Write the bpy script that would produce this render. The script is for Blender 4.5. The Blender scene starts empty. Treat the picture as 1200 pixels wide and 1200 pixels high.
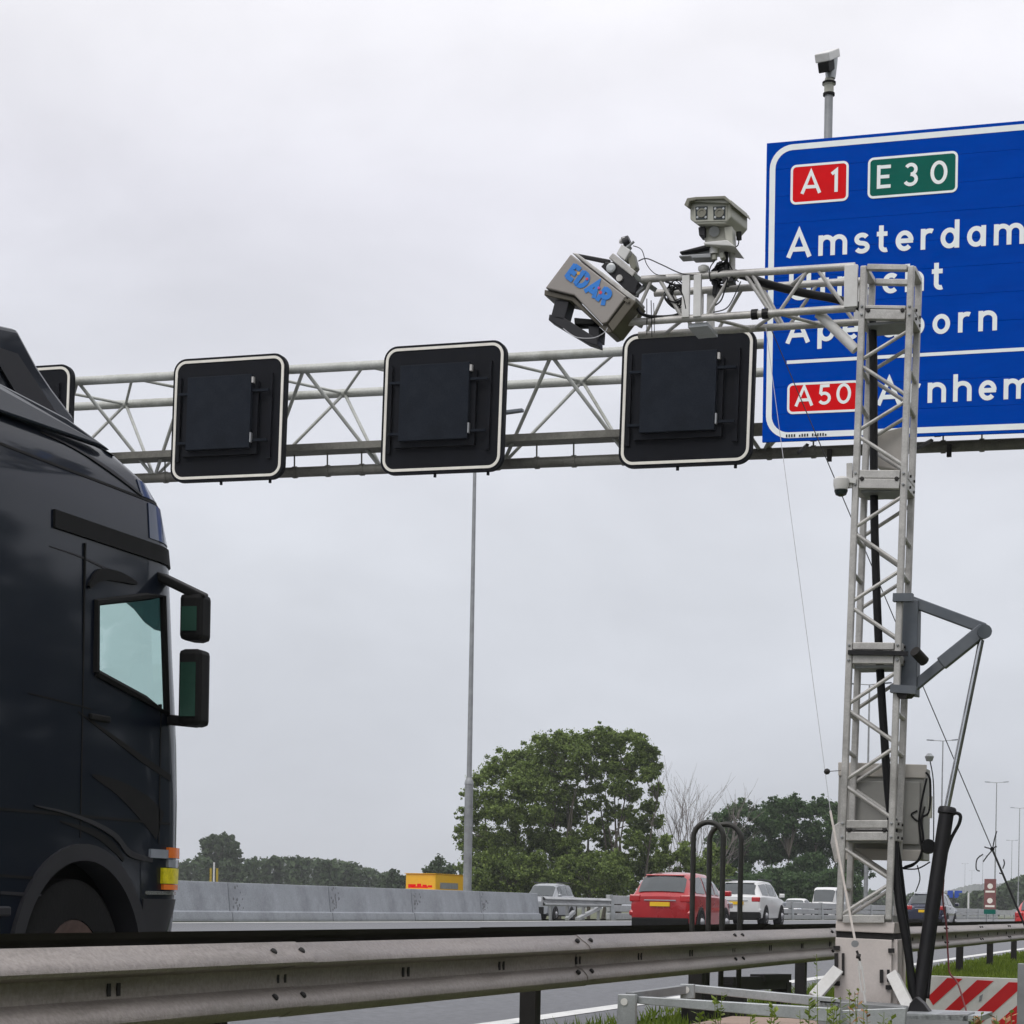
import bpy, bmesh, math, random
import numpy as np
from mathutils import Vector as V, Matrix
rad = math.radians
random.seed(7); np.random.seed(7)
SC = bpy.context.scene
COL = SC.collection

# ------------------------------------------------------------------ camera
# world axes: +y runs along the motorway (driving direction), +x to the right verge, z=0 is the near road edge
F = 2346.0; ROLL = 0.018; YAW = rad(19.9); CAM = V((0, 0, 0.9)); HOR = 1061.0
FWD = V((-math.sin(YAW), math.cos(YAW), 0)); RGT = V((math.cos(YAW), math.sin(YAW), 0)); UP = V((0, 0, 1))
cr, sr = math.cos(ROLL), math.sin(ROLL)
cd = bpy.data.cameras.new('camera'); cam = bpy.data.objects.new('camera', cd); COL.objects.link(cam)
r_ = RGT * cr + UP * sr; u_ = -RGT * sr + UP * cr
cam.matrix_world = Matrix.Translation(CAM) @ Matrix((r_, u_, -FWD)).transposed().to_4x4()
cd.sensor_width = 36; cd.lens = 36 * F / 1200; cd.shift_y = (HOR - 600) / 1200
cd.clip_start = 0.1; cd.clip_end = 9000
SC.camera = cam

# ------------------------------------------------------------------ overcast sky and soft sun
SUN_EL, SUN_AZ = rad(48), rad(200)          # azimuth measured from +y clockwise
w = bpy.data.worlds.new('World'); SC.world = w; w.use_nodes = True
nt = w.node_tree; N = nt.nodes; L = nt.links; N.clear()
out = N.new('ShaderNodeOutputWorld'); bgA = N.new('ShaderNodeBackground'); bgB = N.new('ShaderNodeBackground'); mixs = N.new('ShaderNodeMixShader')
sky = N.new('ShaderNodeTexSky'); sky.sky_type = 'NISHITA'; sky.sun_disc = False; sky.sun_elevation = SUN_EL; sky.sun_rotation = SUN_AZ
sky.air_density = 1.0; sky.dust_density = 4.0
bgA.inputs['Strength'].default_value = 0.09; L.new(sky.outputs[0], bgA.inputs['Color'])
tc = N.new('ShaderNodeTexCoord'); sep = N.new('ShaderNodeSeparateXYZ'); L.new(tc.outputs['Generated'], sep.inputs[0])
ramp = N.new('ShaderNodeValToRGB'); L.new(sep.outputs['Z'], ramp.inputs[0])
e = ramp.color_ramp.elements
e[0].position = 0.0; e[0].color = (0.745, 0.785, 0.86, 1)
e[1].position = 0.40; e[1].color = (0.945, 0.94, 0.99, 1)
for p, c in ((0.08, (0.765, 0.80, 0.875, 1)), (0.17, (0.835, 0.865, 0.935, 1)), (0.26, (0.86, 0.875, 0.95, 1)), (0.33, (0.90, 0.90, 0.98, 1)), (0.60, (1.25, 1.25, 1.30, 1))):
    k = e.new(p); k.color = c
k = e.new(1.0); k.color = (1.65, 1.65, 1.70, 1)
mp = N.new('ShaderNodeMapping'); mp.inputs['Scale'].default_value = (1.0, 1.0, 2.2); L.new(tc.outputs['Generated'], mp.inputs[0])
cn = N.new('ShaderNodeTexNoise'); cn.inputs['Scale'].default_value = 5.0; cn.inputs['Detail'].default_value = 7; cn.inputs['Roughness'].default_value = 0.52; cn.inputs['Distortion'].default_value = 0.25
L.new(mp.outputs[0], cn.inputs['Vector'])
cr_ = N.new('ShaderNodeMapRange'); cr_.inputs['From Min'].default_value = 0.3; cr_.inputs['From Max'].default_value = 0.7
cr_.inputs['To Min'].default_value = 0.895; cr_.inputs['To Max'].default_value = 1.095; L.new(cn.outputs[0], cr_.inputs[0])
vm = N.new('ShaderNodeVectorMath'); vm.operation = 'MULTIPLY'; L.new(ramp.outputs[0], vm.inputs[0]); L.new(cr_.outputs[0], vm.inputs[1])
dv = N.new('ShaderNodeVectorMath'); dv.operation = 'DOT_PRODUCT'; nv_ = N.new('ShaderNodeVectorMath'); nv_.operation = 'NORMALIZE'; L.new(tc.outputs['Generated'], nv_.inputs[0]); L.new(nv_.outputs[0], dv.inputs[0])
thin = (FWD + RGT * .06 + UP * .50).normalized(); dv.inputs[1].default_value = thin
tm = N.new('ShaderNodeMapRange'); tm.interpolation_type = 'SMOOTHSTEP'; tm.inputs['From Min'].default_value = .955; tm.inputs['From Max'].default_value = 1.0
tm.inputs['To Min'].default_value = .90; tm.inputs['To Max'].default_value = 1.0; L.new(dv.outputs['Value'], tm.inputs[0])
vm2 = N.new('ShaderNodeVectorMath'); vm2.operation = 'MULTIPLY'; L.new(vm.outputs[0], vm2.inputs[0]); L.new(tm.outputs[0], vm2.inputs[1])
L.new(vm2.outputs[0], bgB.inputs['Color']); bgB.inputs['Strength'].default_value = 1.03
mixs.inputs[0].default_value = 0.95; L.new(bgA.outputs[0], mixs.inputs[1]); L.new(bgB.outputs[0], mixs.inputs[2]); L.new(mixs.outputs[0], out.inputs['Surface'])
ld = bpy.data.lights.new('sun', 'SUN'); ld.energy = 0.9; ld.angle = rad(28); ld.color = (1.0, 0.97, 0.93)
sun = bpy.data.objects.new('sun', ld); COL.objects.link(sun)
sd = V((math.sin(SUN_AZ) * math.cos(SUN_EL), math.cos(SUN_AZ) * math.cos(SUN_EL), math.sin(SUN_EL)))
sun.rotation_euler = (-sd).to_track_quat('-Z', 'Y').to_euler()
vs = SC.view_settings; vs.view_transform = 'Standard'; vs.look = 'None'; vs.gamma = 1; vs.exposure = 0.0; vs.use_curve_mapping = False

# ------------------------------------------------------------------ unprojection of measured points
def ray(px, py):
    dx, dy = px - 600, HOR - py
    return RGT * (dx * cr - dy * sr) + FWD * F + UP * (dx * sr + dy * cr)
def PY(px, py, y): d = ray(px, py); return CAM + d * (y / d.y)
def PX(px, py, x): d = ray(px, py); return CAM + d * (x / d.x)
def PZ(px, py, z): d = ray(px, py); return CAM + d * ((z - CAM.z) / d.z)
def PD(px, py, dep): return CAM + ray(px, py) * (dep / F)
def road_z(u): return 0.0257 * (u - 5.25)

# ------------------------------------------------------------------ materials
def nn(t, typ, **kw):
    n = t.nodes.new(typ)
    for k_, v_ in kw.items():
        if k_ in n.inputs: n.inputs[k_].default_value = v_
        else: setattr(n, k_, v_)
    return n
def mat(name, col, rough=0.5, metal=0.0, var=0.18, scale=3.0, bump=0.0, bscale=40.0, coat=0.0, dirt=None, stretch=(1, 1, 1), spec=0.5, dscale=1.2, island=0.0, fine=0.0):
    m = bpy.data.materials.new(name); m.use_nodes = True; t = m.node_tree; b = t.nodes['Principled BSDF']
    b.inputs['Roughness'].default_value = rough; b.inputs['Metallic'].default_value = metal
    b.inputs['Coat Weight'].default_value = coat; b.inputs['Coat Roughness'].default_value = 0.06; b.inputs['Coat Tint'].default_value = (.86, .93, 1.0, 1) if name.startswith('lorry') else (1, 1, 1, 1); b.inputs['Specular IOR Level'].default_value = spec
    tc = nn(t, 'ShaderNodeTexCoord'); mp = nn(t, 'ShaderNodeMapping'); mp.inputs['Scale'].default_value = stretch
    t.links.new(tc.outputs['Object'], mp.inputs[0])
    n1 = nn(t, 'ShaderNodeTexNoise', Scale=scale, Detail=6.0, Roughness=0.62); t.links.new(mp.outputs[0], n1.inputs['Vector'])
    mr = nn(t, 'ShaderNodeMapRange'); mr.inputs['From Min'].default_value = 0.28; mr.inputs['From Max'].default_value = 0.72
    mr.inputs['To Min'].default_value = 1 - var; mr.inputs['To Max'].default_value = 1 + var; t.links.new(n1.outputs[0], mr.inputs[0])
    fac = mr.outputs[0]
    if fine:
        n4 = nn(t, 'ShaderNodeTexNoise', Scale=scale * 22, Detail=3.0); t.links.new(tc.outputs['Object'], n4.inputs['Vector'])
        m4 = nn(t, 'ShaderNodeMapRange'); m4.inputs['From Min'].default_value = 0.3; m4.inputs['From Max'].default_value = 0.7
        m4.inputs['To Min'].default_value = 1 - fine; m4.inputs['To Max'].default_value = 1 + fine; t.links.new(n4.outputs[0], m4.inputs[0])
        mu = nn(t, 'ShaderNodeMath', operation='MULTIPLY'); t.links.new(fac, mu.inputs[0]); t.links.new(m4.outputs[0], mu.inputs[1]); fac = mu.outputs[0]
    if island:
        g = nn(t, 'ShaderNodeNewGeometry'); m5 = nn(t, 'ShaderNodeMapRange'); m5.inputs['To Min'].default_value = 1 - island; m5.inputs['To Max'].default_value = 1 + island
        t.links.new(g.outputs['Random Per Island'], m5.inputs[0])
        mu = nn(t, 'ShaderNodeMath', operation='MULTIPLY'); t.links.new(fac, mu.inputs[0]); t.links.new(m5.outputs[0], mu.inputs[1]); fac = mu.outputs[0]
    vm = nn(t, 'ShaderNodeVectorMath', operation='MULTIPLY'); vm.inputs[0].default_value = col[:3]; t.links.new(fac, vm.inputs[1])
    src = vm.outputs[0]
    if dirt:
        n2 = nn(t, 'ShaderNodeTexNoise', Scale=dscale, Detail=8.0, Roughness=0.7); t.links.new(mp.outputs[0], n2.inputs['Vector'])
        m2 = nn(t, 'ShaderNodeMapRange'); m2.inputs['From Min'].default_value = 0.48; m2.inputs['From Max'].default_value = 0.72
        m2.inputs['To Min'].default_value = 0.0; m2.inputs['To Max'].default_value = dirt[3]; t.links.new(n2.outputs[0], m2.inputs[0])
        mx = nn(t, 'ShaderNodeMix', data_type='RGBA'); t.links.new(m2.outputs[0], mx.inputs['Factor']); t.links.new(src, mx.inputs['A']); mx.inputs['B'].default_value = (*dirt[:3], 1)
        src = mx.outputs['Result']
    t.links.new(src, b.inputs['Base Color'])
    m3 = nn(t, 'ShaderNodeMapRange'); m3.inputs['To Min'].default_value = max(0.02, rough * 0.75); m3.inputs['To Max'].default_value = min(1, rough * 1.3)
    t.links.new(n1.outputs[0], m3.inputs[0]); t.links.new(m3.outputs[0], b.inputs['Roughness'])
    if bump:
        n3 = nn(t, 'ShaderNodeTexNoise', Scale=bscale, Detail=5.0); t.links.new(tc.outputs['Object'], n3.inputs['Vector'])
        bp = nn(t, 'ShaderNodeBump', Strength=bump, Distance=0.02); t.links.new(n3.outputs[0], bp.inputs['Height']); t.links.new(bp.outputs[0], b.inputs['Normal'])
    return m
def glass(name, tint, refl=0.12):
    m = bpy.data.materials.new(name); m.use_nodes = True; t = m.node_tree; t.nodes.clear()
    o = nn(t, 'ShaderNodeOutputMaterial'); tr = nn(t, 'ShaderNodeBsdfTransparent'); gl = nn(t, 'ShaderNodeBsdfGlossy', Roughness=0.03); mx = nn(t, 'ShaderNodeMixShader')
    n = nn(t, 'ShaderNodeTexNoise', Scale=2.0); mr = nn(t, 'ShaderNodeMapRange'); mr.inputs['To Min'].default_value = refl * 0.7; mr.inputs['To Max'].default_value = refl * 1.3
    t.links.new(n.outputs[0], mr.inputs[0]); t.links.new(mr.outputs[0], mx.inputs[0])
    tr.inputs['Color'].default_value = (*tint, 1); gl.inputs['Color'].default_value = (0.9, 0.95, 0.95, 1)
    t.links.new(tr.outputs[0], mx.inputs[1]); t.links.new(gl.outputs[0], mx.inputs[2]); t.links.new(mx.outputs[0], o.inputs['Surface']); return m
def leafmat(name, c1, c2, trans=0.25):
    m = bpy.data.materials.new(name); m.use_nodes = True; t = m.node_tree; b = t.nodes['Principled BSDF']; o = t.nodes['Material Output']
    g = nn(t, 'ShaderNodeNewGeometry'); tc = nn(t, 'ShaderNodeTexCoord'); n = nn(t, 'ShaderNodeTexNoise', Scale=0.35, Detail=3.0); t.links.new(tc.outputs['Object'], n.inputs['Vector'])
    ad = nn(t, 'ShaderNodeMath', operation='ADD'); t.links.new(g.outputs['Random Per Island'], ad.inputs[0]); t.links.new(n.outputs[0], ad.inputs[1])
    mr = nn(t, 'ShaderNodeMapRange'); mr.inputs['From Min'].default_value = 0.35; mr.inputs['From Max'].default_value = 1.45; t.links.new(ad.outputs[0], mr.inputs[0])
    mx = nn(t, 'ShaderNodeMix', data_type='RGBA'); t.links.new(mr.outputs[0], mx.inputs['Factor']); mx.inputs['A'].default_value = (*c1, 1); mx.inputs['B'].default_value = (*c2, 1)
    t.links.new(mx.outputs['Result'], b.inputs['Base Color']); b.inputs['Roughness'].default_value = 0.6; b.inputs['Specular IOR Level'].default_value = 0.25
    tr = nn(t, 'ShaderNodeBsdfTranslucent'); t.links.new(mx.outputs['Result'], tr.inputs['Color']); ms = nn(t, 'ShaderNodeMixShader'); ms.inputs[0].default_value = trans
    t.links.new(b.outputs[0], ms.inputs[1]); t.links.new(tr.outputs[0], ms.inputs[2]); t.links.new(ms.outputs[0], o.inputs['Surface']); return m

M = dict(
    asphalt=mat('asphalt', (0.105, 0.108, 0.118), 0.5, var=0.22, scale=0.5, bump=0.35, bscale=70, fine=0.25, stretch=(1, 0.15, 1)),
    ground=mat('verge_soil', (0.075, 0.085, 0.03), 0.95, var=0.35, scale=0.5, bump=0.5, bscale=8),
    paint=mat('road_paint', (0.72, 0.72, 0.70), 0.6, var=0.12, scale=5, dirt=(0.3, 0.3, 0.3, 0.6)),
    rail=mat('weathered_galvanised', (0.30, 0.268, 0.247), 0.45, metal=0.6, var=0.14, scale=2.4, bump=0.25, bscale=150, dirt=(0.14, 0.125, 0.10, 0.7), stretch=(1, 0.22, 1.3), fine=0.16, dscale=6),
    railback=mat('shaded_rail_back', (0.06, 0.055, 0.052), 0.7, metal=0.1, spec=0.2, var=0.25, scale=2, dirt=(0.04, 0.04, 0.03, 0.6)),  # rear beam's shadowed inner face painted as a darker base colour
    post=mat('dark_steel_post', (0.022, 0.020, 0.019), 0.6, metal=0.3, var=0.3, scale=6),
    dark=mat('dark_hole', (0.015, 0.014, 0.014), 0.8),
    concrete=mat('grey_concrete', (0.345, 0.365, 0.395), 0.85, var=0.2, scale=1.4, bump=0.2, bscale=25, dirt=(0.19, 0.20, 0.22, 0.7), stretch=(1, .7, .8), fine=0.12),
    concrete2=mat('pale_concrete', (0.40, 0.41, 0.42), 0.85, var=0.12, scale=2, dirt=(0.22, 0.22, 0.23, 0.6), fine=0.1),
    oldyellow=mat('faded_yellow', (0.34, 0.25, 0.03), 0.6, var=.3, scale=8),
    holegrey=mat('hole_grey', (0.17, 0.175, 0.185), 0.9),
    galv=mat('galvanised_steel', (0.42, 0.44, 0.45), 0.42, metal=0.45, var=0.18, scale=5, dirt=(0.2, 0.21, 0.2, 0.6), fine=0.08),
    galvd=mat('dull_galvanised', (0.30, 0.31, 0.32), 0.5, metal=0.4, var=0.2, scale=4, dirt=(0.13, 0.13, 0.13, 0.6)),
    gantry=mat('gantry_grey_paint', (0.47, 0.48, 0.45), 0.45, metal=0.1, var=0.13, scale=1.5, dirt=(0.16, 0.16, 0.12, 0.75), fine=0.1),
    gantryd=mat('gantry_dirty_shaded_steel', (0.19, 0.185, 0.16), 0.6, metal=0.1, var=0.3, scale=2.5, dirt=(0.06, 0.055, 0.045, 0.85), fine=0.15),  # dirty steel, with shade on the bottom chord darkened into the colour
    black=mat('matt_black_panel', (0.0062, 0.0072, 0.0105), 0.6, var=0.3, scale=3, spec=0.12),
    panel=mat('dark_slate_door', (0.0125, 0.016, 0.023), 0.65, var=0.2, scale=2.5, dirt=(0.020, 0.0245, 0.031, 0.6), spec=0.08, fine=0.2, dscale=5),
    border=mat('off_white_border', (0.83, 0.80, 0.72), 0.5, var=0.08, scale=6, dirt=(0.5, 0.48, 0.42, 0.4)),
    blue=mat('sign_blue', (0.0, 0.056, 0.41), 0.7, var=0.06, scale=1.3, dirt=(0.0, 0.042, 0.33, 0.55), stretch=(1, 1, 4), spec=0.0),
    signwhite=mat('sign_white', (0.86, 0.90, 0.89), 0.45, var=0.05, scale=4),
    signred=mat('sign_red', (0.70, 0.004, 0.008), 0.5, var=0.08, scale=3, spec=0.08),
    signgreen=mat('sign_green', (0.002, 0.115, 0.085), 0.5, var=0.08, scale=3, spec=0.08),
    alu=mat('weathered_aluminium', (0.47, 0.46, 0.44), 0.42, metal=0.25, var=0.16, scale=6, dirt=(0.19, 0.18, 0.165, 0.75), fine=0.12, dscale=4),
    white=mat('white_painted_steel', (0.66, 0.655, 0.64), 0.45, var=0.08, scale=5, dirt=(0.4, 0.38, 0.34, 0.5), dscale=4),
    beige=mat('base_box_paint', (0.62, 0.565, 0.535), 0.5, var=0.09, scale=3, dirt=(0.36, 0.32, 0.29, 0.5), dscale=3, fine=0.04),
    cab=mat('cabinet_grey', (0.30, 0.295, 0.275), 0.5, var=0.1, scale=3, dirt=(0.2, 0.19, 0.17, 0.5)),
    cabl=mat('cabinet_rim', (0.50, 0.47, 0.43), 0.5, var=0.1, scale=4),
    slate=mat('blue_grey_steel', (0.10, 0.115, 0.135), 0.45, metal=0.3, var=0.2, scale=5, dirt=(0.2, 0.2, 0.2, 0.4)),
    rubber=mat('black_cable', (0.008, 0.008, 0.009), 0.5, var=0.2, scale=8, spec=0.25),
    ram=mat('black_hydraulic', (0.010, 0.010, 0.012), 0.4, var=0.3, scale=5, dirt=(0.028, 0.025, 0.022, 0.5), spec=0.3),
    chrome=mat('chrome_rod', (0.55, 0.56, 0.58), 0.18, metal=0.95, var=0.06, scale=5),
    taupe=mat('taupe_housing', (0.30, 0.275, 0.255), 0.45, metal=0.15, var=0.06, scale=3),
    taupd=mat('bronze_edge', (0.10, 0.088, 0.065), 0.45, metal=0.2, var=0.15, scale=5),
    khaki=mat('camera_khaki', (0.40, 0.40, 0.345), 0.5, var=0.1, scale=8),
    khakid=mat('camera_hood', (0.19, 0.185, 0.145), 0.5, var=0.12, scale=8),
    lens=mat('lens_glass', (0.02, 0.03, 0.03), 0.12, var=0.2, scale=9),
    lblue=mat('logo_blue', (0.012, 0.20, 0.66), 0.45, var=0.1, scale=9),
    lyel=mat('logo_yellow', (0.75, 0.40, 0.06), 0.45), lred=mat('logo_red', (0.68, 0.05, 0.08), 0.45), lpink=mat('logo_magenta', (0.55, 0.05, 0.25), 0.45),
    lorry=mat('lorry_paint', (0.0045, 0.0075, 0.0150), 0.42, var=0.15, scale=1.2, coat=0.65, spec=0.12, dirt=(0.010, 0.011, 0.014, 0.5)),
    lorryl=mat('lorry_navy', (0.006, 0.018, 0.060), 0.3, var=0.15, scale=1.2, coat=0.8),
    plast=mat('black_plastic', (0.008, 0.008, 0.008), 0.65, var=0.25, scale=5, spec=0.2),
    plastl=mat('charcoal_plastic', (0.026, 0.026, 0.030), 0.5, var=0.2, scale=5, spec=0.3),
    tyre=mat('tyre_rubber', (0.012, 0.012, 0.012), 0.85, var=0.3, scale=12, bump=0.2, spec=0.15),
    hub=mat('rusty_hub', (0.17, 0.115, 0.10), 0.55, metal=0.4, var=0.3, scale=12),
    amber=mat('amber_lens', (0.85, 0.20, 0.03), 0.25), yellow=mat('yellow_lens', (0.72, 0.62, 0.01), 0.35, var=0.3, scale=30), lamp=mat('clear_lens', (0.42, 0.45, 0.50), 0.15, metal=0.4),
    rcar=mat('red_car_paint', (0.40, 0.008, 0.012), 0.28, metal=0.1, var=0.1, scale=2, coat=0.7),
    rcar2=mat('bright_red_paint', (0.55, 0.02, 0.02), 0.3, coat=0.7, var=0.1),
    wcar=mat('white_car_paint', (0.72, 0.72, 0.71), 0.3, coat=0.6, var=0.05),
    scar=mat('silver_car_paint', (0.30, 0.315, 0.335), 0.3, metal=0.5, coat=0.6, var=0.08),
    bcar=mat('navy_car_paint', (0.018, 0.022, 0.05), 0.25, metal=0.2, coat=0.8, var=0.1),
    ycar=mat('yellow_van_paint', (0.80, 0.44, 0.005), 0.4, coat=0.3, var=0.06),
    carglass=mat('car_glass', (0.035, 0.045, 0.05), 0.08, spec=0.9, var=0.2, scale=2),
    tail=mat('tail_lamp', (0.42, 0.008, 0.010), 0.2, coat=0.5), plate=mat('yellow_plate', (0.80, 0.50, 0.01), 0.45, var=0.05),
    alloy=mat('alloy_rim', (0.42, 0.42, 0.43), 0.35, metal=0.7, var=0.1),
    wood=mat('weathered_board', (0.36, 0.26, 0.21), 0.8, var=0.2, scale=3, stretch=(1, 6, 1), dirt=(0.2, 0.15, 0.12, 0.5), fine=0.1),
    bark=mat('bark', (0.10, 0.088, 0.070), 0.9, var=0.35, scale=6, stretch=(1, 1, 0.3)),
    twig=mat('bare_twig', (0.20, 0.175, 0.16), 0.9, var=0.2, scale=6),
    hoop=mat('hoop_dark_steel', (0.030, 0.030, 0.026), 0.45, metal=0.3, var=0.3, scale=8, dirt=(0.09, 0.07, 0.05, 0.5)),
    rope=mat('white_rope', (0.72, 0.66, 0.62), 0.8, var=0.15, scale=20), redrope=mat('faded_red_rope', (0.20, 0.055, 0.06), 0.8, var=0.3, scale=12),
    wire=mat('thin_wire', (0.05, 0.05, 0.055), 0.5, metal=0.4), palewire=mat('pale_wire', (0.55, 0.55, 0.58), 0.5),
    stripered=mat('board_red', (0.62, 0.010, 0.014), 0.45, var=0.1, scale=5, dirt=(0.35, 0.05, 0.04, 0.4)),
    stripewhite=mat('board_white', (0.74, 0.73, 0.70), 0.5, var=0.08, scale=5, dirt=(0.42, 0.40, 0.36, 0.5), dscale=4),
    leafA=leafmat('poplar_leaf', (0.036, 0.072, 0.014), (0.26, 0.34, 0.09), 0.42),
    leafB=leafmat('dark_leaf', (0.028, 0.064, 0.024), (0.105, 0.175, 0.065), 0.35),
    leafC=leafmat('far_leaf', (0.030, 0.056, 0.026), (0.085, 0.125, 0.055), .3),
    leafD=leafmat('unseen_wood_leaf', (0.008, 0.016, 0.009), (0.024, 0.040, 0.018), 0.1),  # leaf colour made extra dark for how the unseen wood reflects
    grass=leafmat('grass_blade', (0.07, 0.12, 0.012), (0.20, 0.27, 0.035), 0.35),
    weed=leafmat('weed_leaf', (0.10, 0.16, 0.02), (0.26, 0.32, 0.06), 0.3),
    rust=mat('russet_leaf', (0.36, 0.17, 0.08), 0.7, var=0.3, scale=20),
    hill=mat('far_hill', (0.055, 0.075, 0.045), 1.0, var=0.25, scale=0.02),
    glassgreen=glass('green_tinted_glass', (0.78, 0.91, 0.885)),
    visorglass=glass('visor_tint', (0.22, 0.30, 0.30), .06),
    mirror=mat('mirror_glass', (0.03, 0.085, 0.06), 0.15, metal=0.3, var=0.2, scale=3),  # green reflection of trees put into the glass colour
    boardgrey=mat('sign_back_brown', (0.20, 0.075, 0.07), 0.6),
)

# ------------------------------------------------------------------ mesh builder
ORG = {}
class MB:
    def __init__(s): s.v = []; s.f = []
    def add(s, vs, fs):
        o = len(s.v); s.v += [tuple(p) for p in vs]; s.f += [tuple(i + o for i in f) for f in fs]; return s
    def box(s, x0, x1, y0, y1, z0, z1):
        return s.add([(x, y, z) for z in (z0, z1) for x, y in ((x0, y0), (x1, y0), (x1, y1), (x0, y1))],
                     [(3, 2, 1, 0), (4, 5, 6, 7), (0, 1, 5, 4), (1, 2, 6, 5), (2, 3, 7, 6), (3, 0, 4, 7)])
    def beam(s, p, q, a, b, side=None):
        p, q = V(p), V(q); d = (q - p).normalized(); sd_ = V(side) if side else V((0, 1, 0))
        if abs(d.dot(sd_)) > 0.95: sd_ = V((1, 0, 0))
        x = d.cross(sd_).normalized(); y = x.cross(d).normalized()      # a across x, b across y (towards side)
        c = [(-a / 2, -b / 2), (a / 2, -b / 2), (a / 2, b / 2), (-a / 2, b / 2)]
        return s.add([p + x * i + y * j for i, j in c] + [q + x * i + y * j for i, j in c],
                     [(3, 2, 1, 0), (4, 5, 6, 7), (0, 1, 5, 4), (1, 2, 6, 5), (2, 3, 7, 6), (3, 0, 4, 7)])
    def tube(s, p, q, r, n=8, r2=None):
        return s.path([p, q], r, n, r2)
    def path(s, pts, r, n=6, r2=None, cap=True):
        pts = [V(p) for p in pts]; k = len(pts); vs = []; ref = None
        for i, p in enumerate(pts):
            d = (pts[min(i + 1, k - 1)] - pts[max(i - 1, 0)]).normalized()
            if ref is None:
                ref = V((0, 0, 1)) if abs(d.z) < 0.9 else V((1, 0, 0))
            x = d.cross(ref).normalized(); y = x.cross(d).normalized(); ref = y
            rr = r[i] if isinstance(r, (list, tuple)) else (r if r2 is None else r + (r2 - r) * i / (k - 1))
            vs += [p + (x * math.cos(2 * math.pi * j / n) + y * math.sin(2 * math.pi * j / n)) * rr for j in range(n)]
        fs = [(i * n + j, i * n + j + n, i * n + (j + 1) % n + n, i * n + (j + 1) % n) for i in range(k - 1) for j in range(n)]
        if cap: fs += [tuple(range(n)), tuple(range((k - 1) * n, k * n))[::-1]]
        return s.add(vs, fs)
    def prism(s, poly, ext):
        n = len(poly); ext = V(ext); a = [V(p) for p in poly]
        return s.add(a + [p + ext for p in a], [tuple(range(n))[::-1], tuple(range(n, 2 * n))] + [(i, (i + 1) % n, (i + 1) % n + n, i + n) for i in range(n)])
    def strip(s, A, B):                      # ruled surface between two lists of points
        n = len(A); return s.add(list(A) + list(B), [(i, i + 1, n + i + 1, n + i) for i in range(n - 1)])
    def grid(s, rows, skip=None):
        n = len(rows[0]); fs = []
        for i in range(len(rows) - 1):
            for j in range(n - 1):
                if not (skip and skip(i, j)): fs.append((i * n + j, i * n + j + 1, (i + 1) * n + j + 1, (i + 1) * n + j))
        return s.add([p for r in rows for p in r], fs)
    def lathe(s, c, axis, prof, n=20, cap=True):       # prof: (along axis, radius)
        c = V(c); d = V(axis).normalized(); ref = V((0, 0, 1)) if abs(d.z) < 0.9 else V((1, 0, 0)); x = d.cross(ref).normalized(); y = x.cross(d)
        k = len(prof); vs = [c + d * a + (x * math.cos(2 * math.pi * j / n) + y * math.sin(2 * math.pi * j / n)) * r for a, r in prof for j in range(n)]
        fs = [(i * n + j, i * n + (j + 1) % n, (i + 1) * n + (j + 1) % n, (i + 1) * n + j) for i in range(k - 1) for j in range(n)]
        if cap: fs += [tuple(range(n))[::-1], tuple(range((k - 1) * n, k * n))]
        return s.add(vs, fs)
    def build(s, name, m, parent=None, loc=None, smooth=False, bevel=0.0, recalc=True, weld=False):
        org = ORG[parent] if parent else V(loc if loc is not None else (0, 0, 0))
        me = bpy.data.meshes.new(name); me.from_pydata([(x - org.x, y - org.y, z - org.z) for x, y, z in s.v], [], s.f)
        if recalc or weld:
            bm = bmesh.new(); bm.from_mesh(me)
            if weld: bmesh.ops.remove_doubles(bm, verts=bm.verts, dist=0.0005)
            bmesh.ops.recalc_face_normals(bm, faces=bm.faces); bm.to_mesh(me); bm.free()
        me.materials.append(m if not isinstance(m, str) else M[m])
        o = bpy.data.objects.new(name, me); COL.objects.link(o)
        if parent: o.parent = parent
        else: o.location = org
        ORG[o] = org
        if smooth:
            for p in me.polygons: p.use_smooth = True
            if smooth != 'all':
                try: me.set_sharp_from_angle(angle=rad(38))
                except Exception: pass
        if bevel:
            b = o.modifiers.new('bevel', 'BEVEL'); b.width = bevel; b.segments = 2; b.limit_method = 'ANGLE'; b.angle_limit = rad(40)
        return o
def tag(o, label=None, cat=None, group=None, kind=None):
    if label: o['label'] = label
    if cat: o['category'] = cat
    if group: o['group'] = group
    if kind: o['kind'] = kind
    return o
def thing(name, loc, label, cat, group=None):
    o = bpy.data.objects.new(name, None); o.empty_display_size = 0.3; COL.objects.link(o); o.location = loc; ORG[o] = V(loc)
    return tag(o, label, cat, group)
def dup(o, loc=None, label=None, rot=None, parent=None):
    c = o.copy(); COL.objects.link(c)
    if parent: c.parent = parent
    for ch in list(o.children): dup(ch, parent=c)
    if loc is not None: c.location = loc
    if label: c['label'] = label
    if rot is not None: c.rotation_euler = rot
    return c
def rrect(cx, cz, w, h, r, n=6):
    pts = []
    for sx, sz, a0 in ((1, 1, 0), (-1, 1, 90), (-1, -1, 180), (1, -1, 270)):
        for i in range(n + 1):
            a = rad(a0 + 90 * i / n); pts.append((cx + sx * (w / 2 - r) + r * math.cos(a), cz + sz * (h / 2 - r) + r * math.sin(a)))
    return pts
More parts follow.
